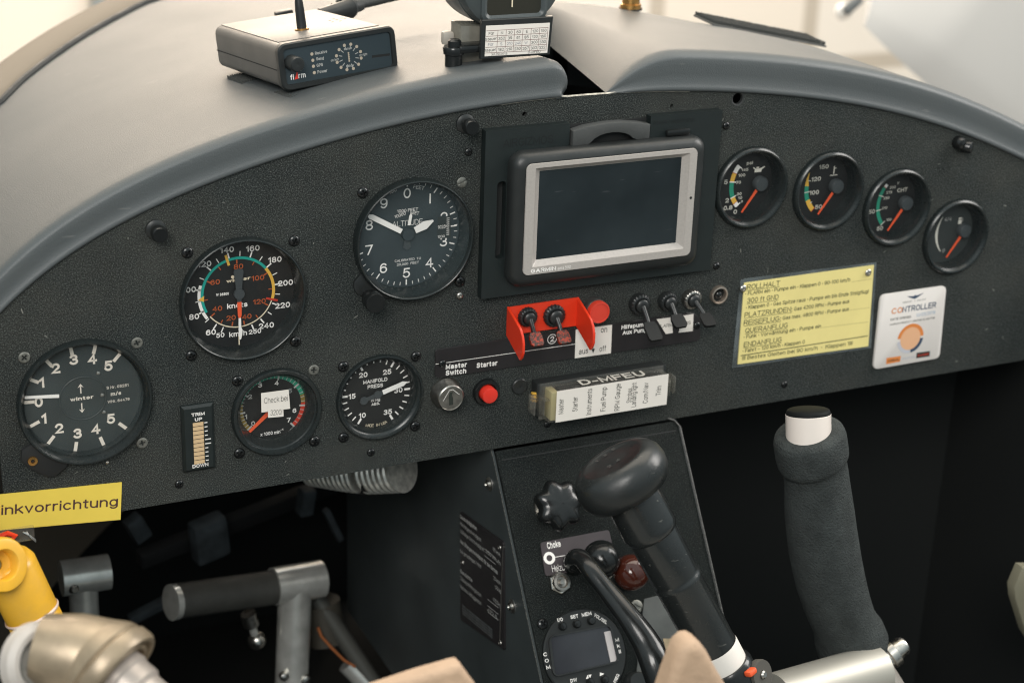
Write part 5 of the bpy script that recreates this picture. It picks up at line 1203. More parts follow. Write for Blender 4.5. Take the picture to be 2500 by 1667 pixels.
outr = corner_round(W4, 5); inr = corner_round(W5, 2.5); nn_ = len(outr)
mb = MB().mx(I8).add([(*q_, 3.0) for q_ in outr] + [(*q_, 5.2) for q_ in outr] + [(*q_, 5.2) for q_ in inr] + [(*q_, 3.6) for q_ in inr],
                     [(k_ * nn_ + i, k_ * nn_ + (i + 1) % nn_, (k_ + 1) * nn_ + (i + 1) % nn_, (k_ + 1) * nn_ + i) for k_ in range(3) for i in range(nn_)])
part('display_frame', mb, BLK, t)
part('display', MB().mx(I8).m(mat('radio_lcd', (.030, .032, .038), .25, var=(60, .15))).prism(inr[::-1], 3.3, 3.7), None, t)
bar = [c8(*q_, 4.0) for q_ in ((697, 1250), (742, 1240), (785, 1425), (738, 1437))]
part('side_bar', MB().mx(I8).m(mat('grey_sidebar', (.52, .48, .47), .5)).prism([tuple(v.xy) for v in bar][::-1], 3.3, 4.4), None, t)
for q_ in ((438, 1215), (527, 1200), (617, 1180)):
    p = c8(*q_, 3.5); part('push_key', MB().mx(I8).at(p.x - rc.x, p.y - rc.y, 3).lathe([(2.7, 0), (2.6, 2.0), (2.0, 2.8), (0, 3.0)], 28), BLKG, t)
for q_ in ((610, 1560), (700, 1545)):
    p = c8(*q_, 3.5); part('push_key', MB().at(p.x - rc.x, p.y - rc.y, 3).lathe([(2.7, 0), (2.6, 2.0), (2.0, 2.8), (0, 3.0)], 28), BLKG, t)
mb = MB().mx(I8).m(WHITE); zt = 3.3
def c8t(s, a, b, h): mb.tfit(s, c8(*a, zt).xy, c8(*b, zt).xy, h, zt, .02)
c8t('I/O', (412, 1188), (445, 1180), 2.3); c8t('SET', (492, 1170), (540, 1160), 2.3); c8t('MEM', (562, 1156), (622, 1143), 2.3); c8t('VOL/SEL', (633, 1150), (712, 1202), 2.1)
c8t('DW', (492, 1564), (532, 1556), 2.3)
for s, x, y in (('C', 333, 1388), ('O', 343, 1427), ('M', 352, 1467), ('M', 778, 1298), ('k', 787, 1335), ('II', 796, 1370)):
    p = c8(x, y, zt); mb.text(s, p.x, p.y, 2.4, zt, 0, .015, sx=1.2)
c8t('FREQ', (772, 1568), (795, 1515), 2.1)
for pts_ in (((585, 1540), (597, 1515), (605, 1537)), ((600, 1516), (620, 1512), (612, 1535)), ((672, 1500), (672, 1524), (700, 1508))):
    P_ = [c8(*q_, zt) for q_ in pts_]; mb.add([(*v.xy, zt) for v in P_], [(0, 1, 2)])
part('lettering', mb, None, t)
fk = c8(880, 1560, 3); part('tuning_knob', MB().at(fk.x - rc.x, fk.y - rc.y, 2).lathe([(6.5, 0), (6.2, 8), (5.5, 9), (0, 9)], 30), BLK, t)
p = c8(985, 1560, 2)
t = thing('relief_valve', 'small bright bracket behind the foot of the bent lever', 'bracket', CM @ xf(p.x, p.y, 0)); part('bracket', MB().box(0, 0, 4, 14, 16, 8, 1.5), ALU, t)

# ------------------------------------------------------------------ bent black lever
a0 = CM @ cl(1322, 1305, 2); 
pth = [at(1345, 1300, 55), at(1322, 1290, 62), at(1312, 1286, 70), at(1318, 1278, 78), at(1335, 1282, 84), at(1360, 1312, 96), at(1400, 1362, 110), at(1450, 1425, 128), at(1485, 1478, 140), at(1505, 1525, 150), at(1530, 1600, 160)]
pp = []
for i in range(len(pth) - 1):
    for k_ in range(4):
        t_ = k_ / 4; p0_ = pth[max(0, i - 1)]; p1_, p2_ = pth[i], pth[i + 1]; p3_ = pth[min(len(pth) - 1, i + 2)]
        pp.append(.5 * ((2 * p1_) + (p2_ - p0_) * t_ + (2 * p0_ - 5 * p1_ + 4 * p2_ - p3_) * t_ ** 2 + (-p0_ + 3 * p1_ - 3 * p2_ + p3_) * t_ ** 3))
pp.append(pth[-1]); o_ = pth[0]
t = thing('bent_lever', 'long glossy black bent lever running down across the radio', 'lever', xf(*o_))
mb = MB().mx(xf(*(-o_))); nP = len(pp)
rad = [4.6 + 1.2 * math.sin(min(1, i / nP * 3.2) * PI / 2) + 3.4 * max(0, min(1, (i / nP - .55) * 4)) for i in range(nP)]
mb.tube([tuple(v) for v in pp], rad, 20, flat=.75); part('arm', mb, BLKG, t, sharp=80)
part('boss', MB().mx(axes(at(1322, 1292, 50) - o_, (1, 0, 0), (0, cyv, -czv))).lathe([(7.6, -16), (7.8, 4), (6.6, 8), (0, 9.5)], 32), BLKG, t)

# ------------------------------------------------------------------ throttle with mushroom knob
def chain(pts): return [tuple(p) for p in pts]
k0 = at(1426, 1092, 160); k1 = at(1462, 1165, 156); b0 = at(1465, 1160, 156); b1 = at(1655, 1515, 190)
o_ = b1.copy(); ax = (k0 - b1).normalized()
t = thing('throttle_lever', 'thick black throttle tube with a mushroom shaped palm knob', 'lever', xf(*o_))
u = Vector((1, 0, 0)); FM = axes(Vector((0, 0, 0)), tuple((u - ax * u.dot(ax)).normalized()), tuple(ax.cross(u)))
if (FM.to_3x3() @ Vector((0, 0, 1))).dot(ax) < 0: FM = axes(Vector((0, 0, 0)), tuple((u - ax * u.dot(ax)).normalized()), tuple(-ax.cross(u)))
LL = (k0 - b1).length
mb = MB().mx(FM).lathe([(13.6, -30), (14.0, LL - 75), (14.4, LL - 74), (14.4, LL - 72), (14.0, LL - 71), (14.0, LL - 69), (14.3, LL - 68), (14.3, LL - 40), (15.2, LL - 39), (16.0, LL - 37), (16.1, LL - 34), (15.9, LL - 24), (15.4, LL - 12)], 40, False)
part('tube', mb, mat('throttle_tube', (.016, .018, .018), .26, coat=.35, rvar=(60, .1), scratch=(90, (.10, .10, .09))), t)
KM = Matrix.Translation(k0 - o_) @ FM
V = []; F = []; n = 56
for r, zz in ((12, -13), (19, -13.4), (25.0, -11), (28.4, -5.5), (29.0, 0), (28.0, 5), (25.0, 9), (21.0, 10.8), (18.0, 11.2), (17.4, 10.8), (8, 11.6), (0.1, 11.9)):
    for i in range(n):
        a = 2 * PI * i / n; V.append((r * math.cos(a) * .96, r * math.sin(a) * .84, zz))
for q_ in range(11):
    for i in range(n): j = (i + 1) % n; F.append((q_ * n + i, q_ * n + j, (q_ + 1) * n + j, (q_ + 1) * n + i))
pk = part('palm_knob', MB().mx(KM).add(V, F), mat('knob_black', (.015, .017, .017), .36, rvar=(45, .14), bump=(220, .15, .8), scratch=(70, (.06, .06, .055))), t, sharp=80)
mb = MB().mx(KM).m(mat('glint_marks', (.09, .09, .085), .5))  # glints of the embossed digits painted as a lighter tone
for s, x, y in (('1', -6, 7.5), ('3', 0, 7.5), ('5', 6, 7.5), ('2', -6, -8), ('4', 0, -8)): mb.text(s, x, y, 3.0, 12.3)
part('shift_marks', mb, None, pk)
part('foot_clamp', MB().mx(FM).lathe([(16.5, -40), (16.8, -5), (15.6, -3), (13, -3)], 40, False), BLKG, t)
part('white_band', MB().mx(FM).lathe([(14.3, -5), (14.4, 8), (14.2, 10)], 40, False), PAPER, t)
cc_ = at(1735, 1560, 200) - o_
tc2 = thing('clamp_bolt', 'small bolt with rubber washer and orange collar beside the foot of the throttle', 'bolt', xf(*at(1748, 1548, 205)))
MW = axes((0, 0, 0), (.9, .1, -.42), (0, .92, -.38))
part('washer', MB().mx(MW).lathe([(8.6, -3), (8.8, 0), (8.4, 1.4), (2.6, 1.4), (2.4, .6)], 32, False), mat('grey_rubber', (.07, .065, .055), .7), tc2)
part('bolt_head', MB().mx(MW).lathe([(2.6, 0), (2.4, 2.2), (1.6, 3), (0, 3)], 20), STEEL, tc2)
part('orange_collar', MB().mx(MW).at(-9, 7, -3).box(0, 0, 0, 9, 6, 6, 1.5) if False else MB().mx(MW @ xf(-9, 6.5, 1)).box(0, 0, 0, 7, 3.6, 5, 1.2), mat('orange_collar', (.75, .10, .03), .4), tc2)
part('clamp', MB().mx(MW @ xf(-20, -8, -8)).lathe([(10, -20), (10.5, 12), (9.5, 14), (0, 14)], 28), mat('dark_clamp', (.03, .035, .035), .3), tc2)

# ------------------------------------------------------------------ right stick with foam grip
G = [(1857, 990, 118), (1858, 996, 118), (1860, 1006, 118), (1865, 1042, 118), (1867, 1054, 118), (1869, 1060, 118), (1871, 1068, 118), (1876, 1100, 118), (1882, 1180, 119), (1892, 1260, 120), (1906, 1330, 121), (1924, 1390, 122), (1940, 1430, 123), (1950, 1455, 123), (1958, 1478, 124), (1964, 1498, 124)]
GR = [18.0, 21.4, 22.5, 22.6, 22.2, 20.8, 19.9, 20.2, 21.8, 22.4, 22.2, 21.4, 20.8, 23.2, 23.8, 21.5]
o_ = at(1964, 1500, 124)
t = thing('control_stick', 'right control stick with a curved black foam grip and white capped top', 'control stick', xf(*o_))
P_ = [at(*g) - o_ for g in G]
# subdivide for surface wobble
pa, ra_ = [], []
for i in range(len(P_) - 1):
    for k_ in range(4):
        t_ = k_ / 4; pa.append(P_[i].lerp(P_[i + 1], t_)); ra_.append(GR[i] + (GR[i + 1] - GR[i]) * t_)
pa.append(P_[-1]); ra_.append(GR[-1])
pa = [pa[max(0, i - 2)] * .2 + pa[i] * .6 + pa[min(len(pa) - 1, i + 2)] * .2 for i in range(len(pa))]
V_ = MB().tube([tuple(v) for v in pa], ra_, 48)
part('foam_grip', V_, FOAM, t, sharp=85)
ax = (P_[0] - P_[7]).normalized()
TM = Matrix.Translation(P_[0]) @ Vector((.03, .97, -.24)).to_track_quat('Z', 'Y').to_matrix().to_4x4()
part('white_tube', MB().mx(TM).lathe([(13.9, -8), (13.9, 10.5), (13.4, 11)], 48, False), mat('white_tube', (.74, .66, .60), .35), t)
part('button_cap', MB().mx(TM).lathe([(13.7, 10.4), (13.7, 11.4), (12.9, 13.2), (12.0, 13.7), (0, 13.3)], 48), mat('button_black', (.008, .009, .009), .6, spec=.1), t)
s0 = P_[-1]; mb = MB().mx(Matrix.Translation(s0))
e = at(2035, 1600, 134) - at(1964, 1500, 124)
part('stick_tube', MB().tube([tuple(s0 + Vector((0, 3, 0))), tuple(s0 + e)], [15, 15], 32), mat('stick_alloy', (.52, .48, .43), .4, .6), t)
o2 = at(1990, 1530, 150)
t = thing('stick_crossbar', 'blurred pale alloy cross tube under the foam grip of the right stick', 'tube', xf(*o2))
part('tube', MB().tube([tuple(at(1780, 1608, 160) - o2), tuple(at(2012, 1540, 146) - o2)], [17, 17], 36), mat('crossbar_alloy', (.42, .40, .35), .45, .5), t)
o2 = at(2050, 1500, 118)
t = thing('pivot_bolt', 'shiny steel pivot bolt beside the base of the foam grip', 'bolt', xf(*o2))
BM = axes((0, 0, 0), (0, 1, 0), (.2, .15, -.9))
BM = Matrix.Translation((-14, -8, 0)) @ Vector((.86, .5, 0)).to_track_quat('Z', 'Y').to_matrix().to_4x4()
part('bolt', MB().mx(BM).lathe([(8, 0), (8, 12), (9.4, 13), (9.4, 18), (6.8, 19), (6.4, 25), (5.2, 27), (0, 27)], 24), STEEL, t)
o2 = at(2358, 1370, 90)
t = thing('side_trim', 'olive beige trim piece cut off by the right edge of the picture', 'trim', xf(*o2))
mb = MB().mx(xf(*(-o2))).prism([tuple(at(*q_, 90).xy) for q_ in ((2345, 1300), (2326, 1345), (2328, 1372), (2352, 1450), (2420, 1560), (2420, 1300))][::-1], 84, 92, 1.5)
part('panel', mb, mat('olive_beige', (.20, .185, .13), .6), t)

# ------------------------------------------------------------------ traffic warning box on the glareshield
RV = Vector((-0.0848602, 0.09528998, 0.07895512)); BMx = Matrix.Translation((-95.8, 160.9, -107.6)) @ Matrix.Rotation(RV.length, 4, RV.normalized())
fb2 = thing('traffic_receiver', 'black traffic warning box with round indicator lights and stub aerial on the glareshield', 'receiver', BMx)
w2, h2, d2 = 37.5, 13.2, 54
def rsec(hw, hh, r, z_): return [(p[0], p[1], z_) for p in rrect(-hw, -hh, hw, hh, r, 5)]
secs = [rsec(w2 - 3, h2 - 2, 4, -d2), rsec(w2, h2, 5, -d2 + 3), rsec(w2, h2, 5, d2 - 6)]
V = sum(secs, []); k_ = len(secs[0]); F = [(i * k_ + j, i * k_ + (j + 1) % k_, (i + 1) * k_ + (j + 1) % k_, (i + 1) * k_ + j) for i in range(2) for j in range(k_)] + [tuple(range(k_))[::-1]]
boxm = mat('box_dark', (.105, .098, .09), .36, bump=(2600, .3, .2), rvar=(50, .06))  # black plastic raised in colour to carry its bright sheen
case = part('case', MB().add(V, F), boxm, fb2)
part('top_plate', MB().box(0, h2 + .15, -4, 66, .5, 94, .15), mat('box_top_lit', (.17, .155, .14), .40, bump=(2600, .3, .2), var=(30, .06)), case)  # lighter copy of the case colour: light on the top is painted in
part('case_seam', MB().box(-w2 - .05, -2.0, -2, .25, .6, d2 * 2 - 8), BLKM, case)
V = []; F = []
ss = [rsec(w2 + .1, h2 + .1, 5, d2 - 7), rsec(w2 + .8, h2 + .8, 5.2, d2 - 5), rsec(w2 + .8, h2 + .8, 5.2, d2 - 1), rsec(w2, h2, 4.6, d2), rsec(w2 - 2.4, h2 - 2.4, 2.6, d2), rsec(w2 - 2.8, h2 - 2.8, 2.4, d2 - 1.6)]
V = sum(ss, []); F = [(i * k_ + j, i * k_ + (j + 1) % k_, (i + 1) * k_ + (j + 1) % k_, (i + 1) * k_ + j) for i in range(5) for j in range(k_)]
part('front_bezel', MB().add(V, F), BLK, fb2)
fm = mat('slate_face', (.028, .042, .050), .4)
ff = part('face_plate', MB().m(fm).prism([(p[0], p[1]) for p in rrect(-w2 + 2.6, -h2 + 2.6, w2 - 2.6, h2 - 2.6, 2, 4)], d2 - 2, d2 - 1.4), None, fb2)
FMx = BMx @ xf(0, 0, d2 - 1.3)
C2 = crop((480, 0), 3.92)
def f2(x, y): q_ = C2(x, y); return onframe(q_[0], q_[1], FMx).xy
mb = MB().m(GREYP); zf = d2 - 1.3
lamp = MB().m(mat('led_tan', (.45, .38, .30), .4))
for s, a, b, lx, ly in (('Receive', (1135, 530), (1250, 508), 1103, 520), ('Send', (1145, 582), (1218, 575), 1112, 580), ('GPS', (1150, 645), (1210, 635), 1118, 637), ('Power', (1158, 708), (1252, 692), 1126, 698)):
    mb.tfit(s, f2(*a), f2(*b), 1.9, zf, .015); p = f2(lx, ly); lamp.band(0, 1.0, 0, 360, zf + .05, p.x, p.y, 12)
pc_ = f2(1457, 548)
for i in range(12):
    a = R_(i * 30 + 15); 
    if i in (2, 8): pass
    mb.tick(i * 30 + 15, 4.4, 6.6, .45, zf, pc_.x, pc_.y); x = pc_.x + 8.2 * math.sin(a); y = pc_.y + 8.2 * math.cos(a) * .92
    lamp.band(0, 1.0, 0, 360, zf + .05, x, y, 12)
for i in range(-2, 3): lamp.band(0, .6, 0, 360, zf + .05, pc_.x, pc_.y + i * 1.2, 8)
for s, x, y in (('above', 1447, 466), ('below', 1470, 630), ('on left', 1322, 575), ('on right', 1595, 525)): p = f2(x, y); mb.text(s, p.x, p.y, 1.5, zf, 0, .01, width=5.2)
mb.m(WHITE).tfit('fl', f2(898, 768), f2(932, 764), 3.2, zf, .02); mb.tfit('rm', f2(975, 752), f2(1045, 742), 3.2, zf, .02)
P_ = [f2(*q_) for q_ in ((938, 765), (975, 755), (962, 680))]; mb.m(mat('logo_red', (.75, .05, .03), .5)).add([(*p, zf + .02) for p in P_], [(0, 1, 2)])
mb.m(BLKM).quad([f2(*q_) for q_ in ((1678, 532), (1850, 512), (1850, 535), (1678, 556))][::-1], zf + .03)
part('lettering', mb, None, ff); part('indicator_lights', lamp, None, ff)
p = f2(905, 600); part('dial_knob', MB().at(p.x, p.y, d2 - 2).lathe([(4.6, 0), (4.5, 10), (4.0, 11), (3, 11.2), (0, 10.8)], 32), BLK, fb2)
TMx = BMx @ Matrix.Rotation(R_(-90), 4, 'X') @ xf(0, 0, h2 + .5)
q_ = C2(1008, 285); p = onframe(q_[0], q_[1], TMx); AM = Matrix.Rotation(R_(-90), 4, 'X') @ xf(p.x, p.y, h2 + .5)
ant = part('aerial', MB().mx(AM).lathe([(3.1, 0), (2.8, 12), (2.5, 17), (1.3, 22), (1.3, 60), (1.0, 62), (0, 62)], 24), BLK, fb2)
part('brass_base', MB().mx(AM).lathe([(4.4, 0), (4.4, .8), (3.0, 1.0)], 24, False), BRASS, ant)
mb = MB()
for i, (x, y) in enumerate(((1275, 200), (1312, 183), (1300, 212), (1340, 192), (1375, 203), (1388, 175), (1418, 182))):
    q_ = C2(x, y); p = onframe(q_[0], q_[1], TMx); mb.T = Matrix.Rotation(R_(-90), 4, 'X') @ xf(p.x, p.y, h2 + .45); mb.band(0, 1.0, 0, 360, 0, 0, 0, 12)
part('vent_holes', mb, BLKM, case)
# velcro pads under the box
def velcro(name, label, M, w_, h_, dens, cat='velcro'):
    t = thing(name, label, cat, M)
    part('backing', MB().box(0, 0, .8, w_, h_, 1.4, .3), mat('velcro_backing', (.10, .10, .095), .6), t)
    mb = MB(); nx, ny = int(w_ / dens), int(h_ / dens)
    for i in range(nx):
        for j in range(ny):
            x = -w_ / 2 + (i + .5) * dens + random.uniform(-.2, .2); y = -h_ / 2 + (j + .5) * dens + random.uniform(-.2, .2); q = random.uniform(-.4, .4)
            mb.box(x, y, 2.4 + random.uniform(-.2, .2), dens * .42, dens * .42, 3.0)
    part('hooks', mb, mat('velcro_hooks', (.05, .053, .05), .8), t)['kind'] = 'stuff'
HM = lambda px, py, z_: at(px, py, z_)
sm_ = BMx @ Matrix.Rotation(R_(-90), 4, 'X')
velcro('velcro_pad', 'black velcro pad under the front left corner of the traffic warning box', sm_ @ xf(-27, -50, -19.6), 22, 24, 1.6)
velcro('velcro_pad', 'black velcro pad under the rear left side of the traffic warning box', sm_ @ xf(-31, 22, -19.6), 18, 26, 1.6)
velcro('velcro_pad', 'black velcro pad hidden beneath the middle of the traffic warning box', sm_ @ xf(10, -20, -19.6), 20, 30, 2.2) if False else None

# cable behind the box
def ysurf(x, z_, H=17.5): return T(x) + H + .062 * (z_ + 9)
o2 = at(790, 22, -170)
t = thing('data_cable', 'black cable with a moulded plug leaving the back of the traffic warning box', 'cable', xf(*o2))
def A_(px, py, z_): return tuple(at(px, py, z_) - o2)
part('cord', MB().tube([A_(800, 18, -168), A_(840, 8, -172), A_(900, -6, -178), A_(980, -25, -186)], 3.1, 14), RUB, t)
part('plug', MB().tube([A_(735, 36, -160), A_(770, 27, -163), A_(797, 20, -166), A_(801, 19, -167), A_(806, 17.5, -168)], [4.5, 5.2, 5.6, 7.2, 6.6], 18), BLK, t)
part('strain_relief', MB().tube([A_(806, 17, -168), A_(812, 16, -169), A_(830, 11, -171)], [6.6, 4.6, 4.0], 16), RUB, t)
p = at(775, 14, -190); t = thing('cable_clip', 'small dark clip standing behind the cable plug', 'clip', xf(*p, rz=10)); part('clip', MB().prism([(-6, -4), (5, -4), (7, 3), (2, 5), (0, 2), (-3, 2)], -3, 3, .6), BLK, t)
p = at(652, 33, -200); t = thing('cable_clip', 'small dark clip peeping over the back edge of the traffic warning box', 'clip', xf(*p, rz=8)); part('clip', MB().box(0, 0, 0, 12, 5, 6, 1), BLK, t)

# ------------------------------------------------------------------ compass
o2 = Vector((14, 163, -20)); t = thing('compass', 'dark grey magnetic compass on a pedestal at the right end of the left glareshield', 'compass', xf(*o2)); IC = xf(*(-o2))
hg = mat('compass_grey', (.055, .066, .068), .42, bump=(1800, .2, .15), rvar=(60, .06))
C1 = crop((1000, 0), 4.704)
def q1(x, y, z_): return unp(*C1(x, y), z_)
cz = -42; cen = Vector((7, 217, -22))
# housing: squat drum facing the pilot
mb = MB().mx(IC @ xf(cen.x, cen.y, -22)).lathe([(0, 0), (31, 0), (33.6, -1.5), (34.8, -5), (34.8, -9), (34.2, -9.6), (35.2, -10.5), (35.2, -38), (31, -50), (18, -58), (0, -60)], 72)
part('housing', mb, hg, t)
W = [q1(*q_, -20) for q_ in ((878, -300), (1560, -330), (1525, 165), (905, 215))]; 
x0 = (W[0].x + W[3].x) / 2; x1 = (W[1].x + W[2].x) / 2; yb_ = (W[2].y + W[3].y) / 2; yt_ = yb_ + 26
V, F, k_ = loft([(x0 - 3.5, yb_ - 3, x1 + 3.5, yt_ + 3, 5, -23), (x0 - 3, yb_ - 2.5, x1 + 3, yt_ + 2.5, 5, -20.6), (x0 - 1, yb_ - 1, x1 + 1, yt_ + 1, 4, -20), (x0, yb_, x1, yt_, 3, -20.5), (x0 + 1.0, yb_ + 1.0, x1 - 1.0, yt_, 2.5, -21.8)])
wf = part('window_frame', MB().mx(IC).add(V, F), hg, t)
part('window_glass', MB().mx(IC).m(mat('compass_glass', (.03, .028, .02), .12, coat=.4)).quad([(x0, yb_), (x1, yb_), (x1, yt_), (x0, yt_)], -21.7), None, wf)
p = q1(1165, 60, -23); part('lubber_line', MB().mx(IC).m(CREAM).box(p.x, p.y + 10, -21.4, .7, 22, .4), None, wf)
Pq = [q1(*q_, -18) for q_ in ((832, 235), (1655, 192), (1612, 632), (820, 688))]
part('card_holder', MB().mx(IC).prism([tuple(v.xy) for v in Pq][::-1], -21, -18.2, .5, 1), BLK, t)
Pw = [q1(*q_, -18) for q_ in ((878, 300), (1612, 265), (1580, 610), (862, 650))]
cd_ = part('deviation_card', MB().mx(IC).m(PAPER).prism([tuple(v.xy) for v in Pw][::-1], -18.3, -17.9), None, t)
mb = MB().mx(IC).m(mat('card_lines', (.18, .09, .08), .6)); zc = -17.85
def gq(u, v):                                        # bilinear on table corners
    a, b, c_, d_ = [(880, 358), (1590, 318), (1565, 578), (865, 612)]
    x = a[0] * (1 - u) * (1 - v) + b[0] * u * (1 - v) + c_[0] * u * v + d_[0] * (1 - u) * v; y = a[1] * (1 - u) * (1 - v) + b[1] * u * (1 - v) + c_[1] * u * v + d_[1] * (1 - u) * v
    return q1(x, y, -18)
cols = [0, .19, .325, .46, .595, .73, .865, 1.0]
for v in (0, .25, .5, .75, 1): line(mb, gq(0, v), gq(1, v), .28, zc)
for u in cols[1:]: line(mb, gq(u, 0), gq(u, 1), .24, zc)
tab = [['Für', 'N', '30', '60', 'E', '120', '150'], ['Steuer', '352', '39', '61', '85', '120', '160'], ['Für', 'S', '210', '240', 'W', '300', '330'], ['Steuer', '182', '210', '230', '267', '302', '322']]
for r_, row in enumerate(tab):
    for c2_, s in enumerate(row):
        if c2_ == 0: u = .085
        else: u = (cols[c2_] + cols[c2_ + 1]) / 2
        p = gq(u, (r_ + .5) / 4); mb.m(INKG if (r_ == 2 and c2_ < 5) else INK).text(s, p.x, p.y, 1.75, zc, 3, .0)
mb.m(INK).tfit('30.09.2013', q1(935, 640, -18).xy, q1(1120, 630, -18).xy, 1.2, zc, 0); mb.tfit('D-MFEU', q1(1358, 616, -18).xy, q1(1500, 608, -18).xy, 1.4, zc, 0)
part('card_printing', mb, None, cd_)
# pedestal and foot
pa_ = q1(440, 205, -34); pb_ = q1(710, 350, -24); 
part('pedestal', MB().mx(IC).prism([(-22.5, 163), (6, 163), (8, 184), (-22.5, 186)], -46, -31, 1.5), mat('clear_pedestal', (.20, .19, .16), .15, coat=.6, var=(60, .3)), t)
f0 = q1(505, 650, -28)
ft = part('foot', MB().mx(IC @ Matrix.Translation((f0.x, f0.y, f0.z)) @ Matrix.Rotation(R_(-90), 4, 'X')).lathe([(5.2, -6.0), (5.2, 1), (6.2, 1.6), (6.6, 5), (6, 6), (0, 6)], 32), BLKG, t)
part('white_lug', MB().mx(IC @ Matrix.Translation((f0.x + 0, f0.y + 9, f0.z - 10))).box(0, 0, 0, 7, 8, 6, 1.6), mat('ivory_lug', (.42, .38, .33), .4), t)
part('foot_arm', MB().mx(IC @ Matrix.Translation((f0.x + 12, f0.y + 5, f0.z + 1))).box(0, 0, 0, 22, 5, 12, 1.8), BLKG, t)
part('foot_screw', MB().mx(IC @ Matrix.Translation((f0.x + .5, f0.y + 6, f0.z)) @ Matrix.Rotation(R_(-90), 4, 'X')).lathe([(4.2, 0), (4.0, 3.4), (2.8, 4.4), (1.2, 4.4), (1.0, 3), (0, 3)], 24), BLKG, ft)

# brass fitting and velcro strip on the right glareshield
def ysR(x, z_): return T(x) + 25.0 + .03 * (z_ + 9)
def onsurf(px, py, fn):
    a = ((px * KD - 1250) / FPX, -(py * KD - 833.5) / FPX, -1.0)
    d = Vector([CR[0][i] * a[0] + CR[1][i] * a[1] + CR[2][i] * a[2] for i in range(3)]); s = 700.0
    while s < 2200:
        P = CAM + d * s
        if P.z < 0 and P.y < fn(P.x, P.z): return P
        s += .5
    return CAM + d * 1300
p = onsurf(1448, 22, ysR)
t = thing('brass_stud', 'knurled brass stud standing on the right glareshield', 'stud', Matrix.Translation(p) @ Matrix.Rotation(R_(-90), 4, 'X'))
part('washer', MB().lathe([(8.4, 0), (8.4, 1), (6, 1.2)], 32), BLKM, t)
V = [(7.6, 1), (7.4, 4), (6.4, 4.4), (6.2, 8), (7.0, 8.4), (6.6, 12), (5.0, 13), (5.0, 30), (4, 32), (0, 32)]
part('stud', MB().lathe(V, 28), BRASS, t)
pL = onsurf(1632, 54, ysR); pR = onsurf(1858, 98, ysR)
dd = (pR - pL); 
yy = Vector((0, .06, -1)); M = axes((pL + pR) / 2 + Vector((0, .5, 0)), tuple(dd), tuple(yy))
velcro('velcro_strip', 'long black velcro strip stuck along the top of the right glareshield', M, dd.length + 14, 24, 1.6)

# ------------------------------------------------------------------ corrugated hose under the panel
o2 = at(830, 1095, -70)
t = thing('air_hose', 'crinkled silver corrugated air hose hanging under the panel', 'hose', xf(*o2))
mb = MB(); path = []
for i in range(70):
    a = R_(200 + i * 2.0); path.append(Vector((-60 + i * 1.55, -2 - 22 * math.sin(PI * min(1, i / 60)) , -i * .3)))
rad = [(21 + (1.6 if i % 2 else 0)) for i in range(70)]
p0_ = at(715, 1076, -125) - o2; p1_ = at(925, 1076, -62) - o2
path = [p0_.lerp(p1_, i / 69) + Vector((0, -1.5 * math.sin(PI * (i / 69)), 0)) for i in range(70)]
path2 = path[:40]; path3 = path[44:]
part('hose_section', MB().tube([tuple(v) for v in path2], [11 + i * .1 + (1.1 if i % 4 < 2 else 0) for i in range(40)], 30), mat('hose_silver', (.66, .65, .60), .34, .6, var=(200, .3)), t)
part('hose_section', MB().tube([tuple(v) for v in path3], [15.2 + (1.1 if i % 4 < 2 else 0) for i in range(26)], 30), mat('hose_silver', (0, 0, 0)), t)
part('hose_clamp', MB().mx(Matrix.Translation(path[42] ) @ Matrix.Rotation(R_(80), 4, 'Y')).lathe([(15.5, -6), (16, -5), (16, 5), (15.5, 6)], 32, False), BLKM, t)

# ------------------------------------------------------------------ rudder pedals in the footwell
PZ = -210
pm1 = mat('pedal_alloy', (.66, .66, .62), .27, .6, var=(60, .2)); pm2 = mat('pedal_rubber', (.045, .045, .04), .6, var=(60, .25))
def seg(o, a, b, r, n=24): return MB().tube([tuple(a - o), tuple(b - o)], [r, r], n)
o2 = at(680, 1600, PZ); t = thing('rudder_pedal', 'rudder pedal bar with black sleeve and silver end, middle of the footwell', 'pedal', xf(*o2), 'rudder pedals')
part('sleeve', seg(o2, at(405, 1380, PZ + 8), at(630, 1348, PZ), 13.2), pm2, t)
part('sleeve_end', seg(o2, at(392, 1383, PZ + 9), at(405, 1381, PZ + 8), 13.6), pm1, t)
part('cross_tube', seg(o2, at(628, 1346, PZ), at(738, 1328, PZ - 4), 14.6), pm1, t)
part('stem', seg(o2, at(678, 1345, PZ), at(668, 1620, PZ + 10), 13.0), pm1, t)
for q_ in ((652, 1552), (700, 1562), (702, 1558)):
    p = at(q_[0], q_[1], PZ + 18) - o2; part('bolt', MB().mx(Matrix.Translation(p)).lathe([(3.6, -2), (3.4, 2), (2, 3), (0, 3.2)], 16), STEEL, t)
o2 = at(195, 1600, PZ); t = thing('rudder_pedal', 'rudder pedal bar partly hidden behind the yellow handle', 'pedal', xf(*o2), 'rudder pedals')
part('cross_tube', seg(o2, at(140, 1328, PZ), at(250, 1312, PZ), 13.2), pm1, t)
part('stem', seg(o2, at(190, 1330, PZ), at(205, 1600, PZ + 6), 10.5), pm1, t)
part('weld', MB().mx(Matrix.Translation(at(170, 1350, PZ + 12) - o2)).lathe([(4, -3), (4.5, 0), (2, 3), (0, 3)], 12), STEEL, t)
o2 = at(595, 1480, PZ - 10); t = thing('linkage', 'small bright linkage with ball end left of the middle pedal stem', 'linkage', xf(*o2))
part('upper_joint', seg(o2, at(570, 1408, PZ), at(578, 1435, PZ), 6.0, 14), STEEL, t)
part('rod', seg(o2, at(578, 1435, PZ), at(588, 1465, PZ), 3.2, 12), pm1, t)
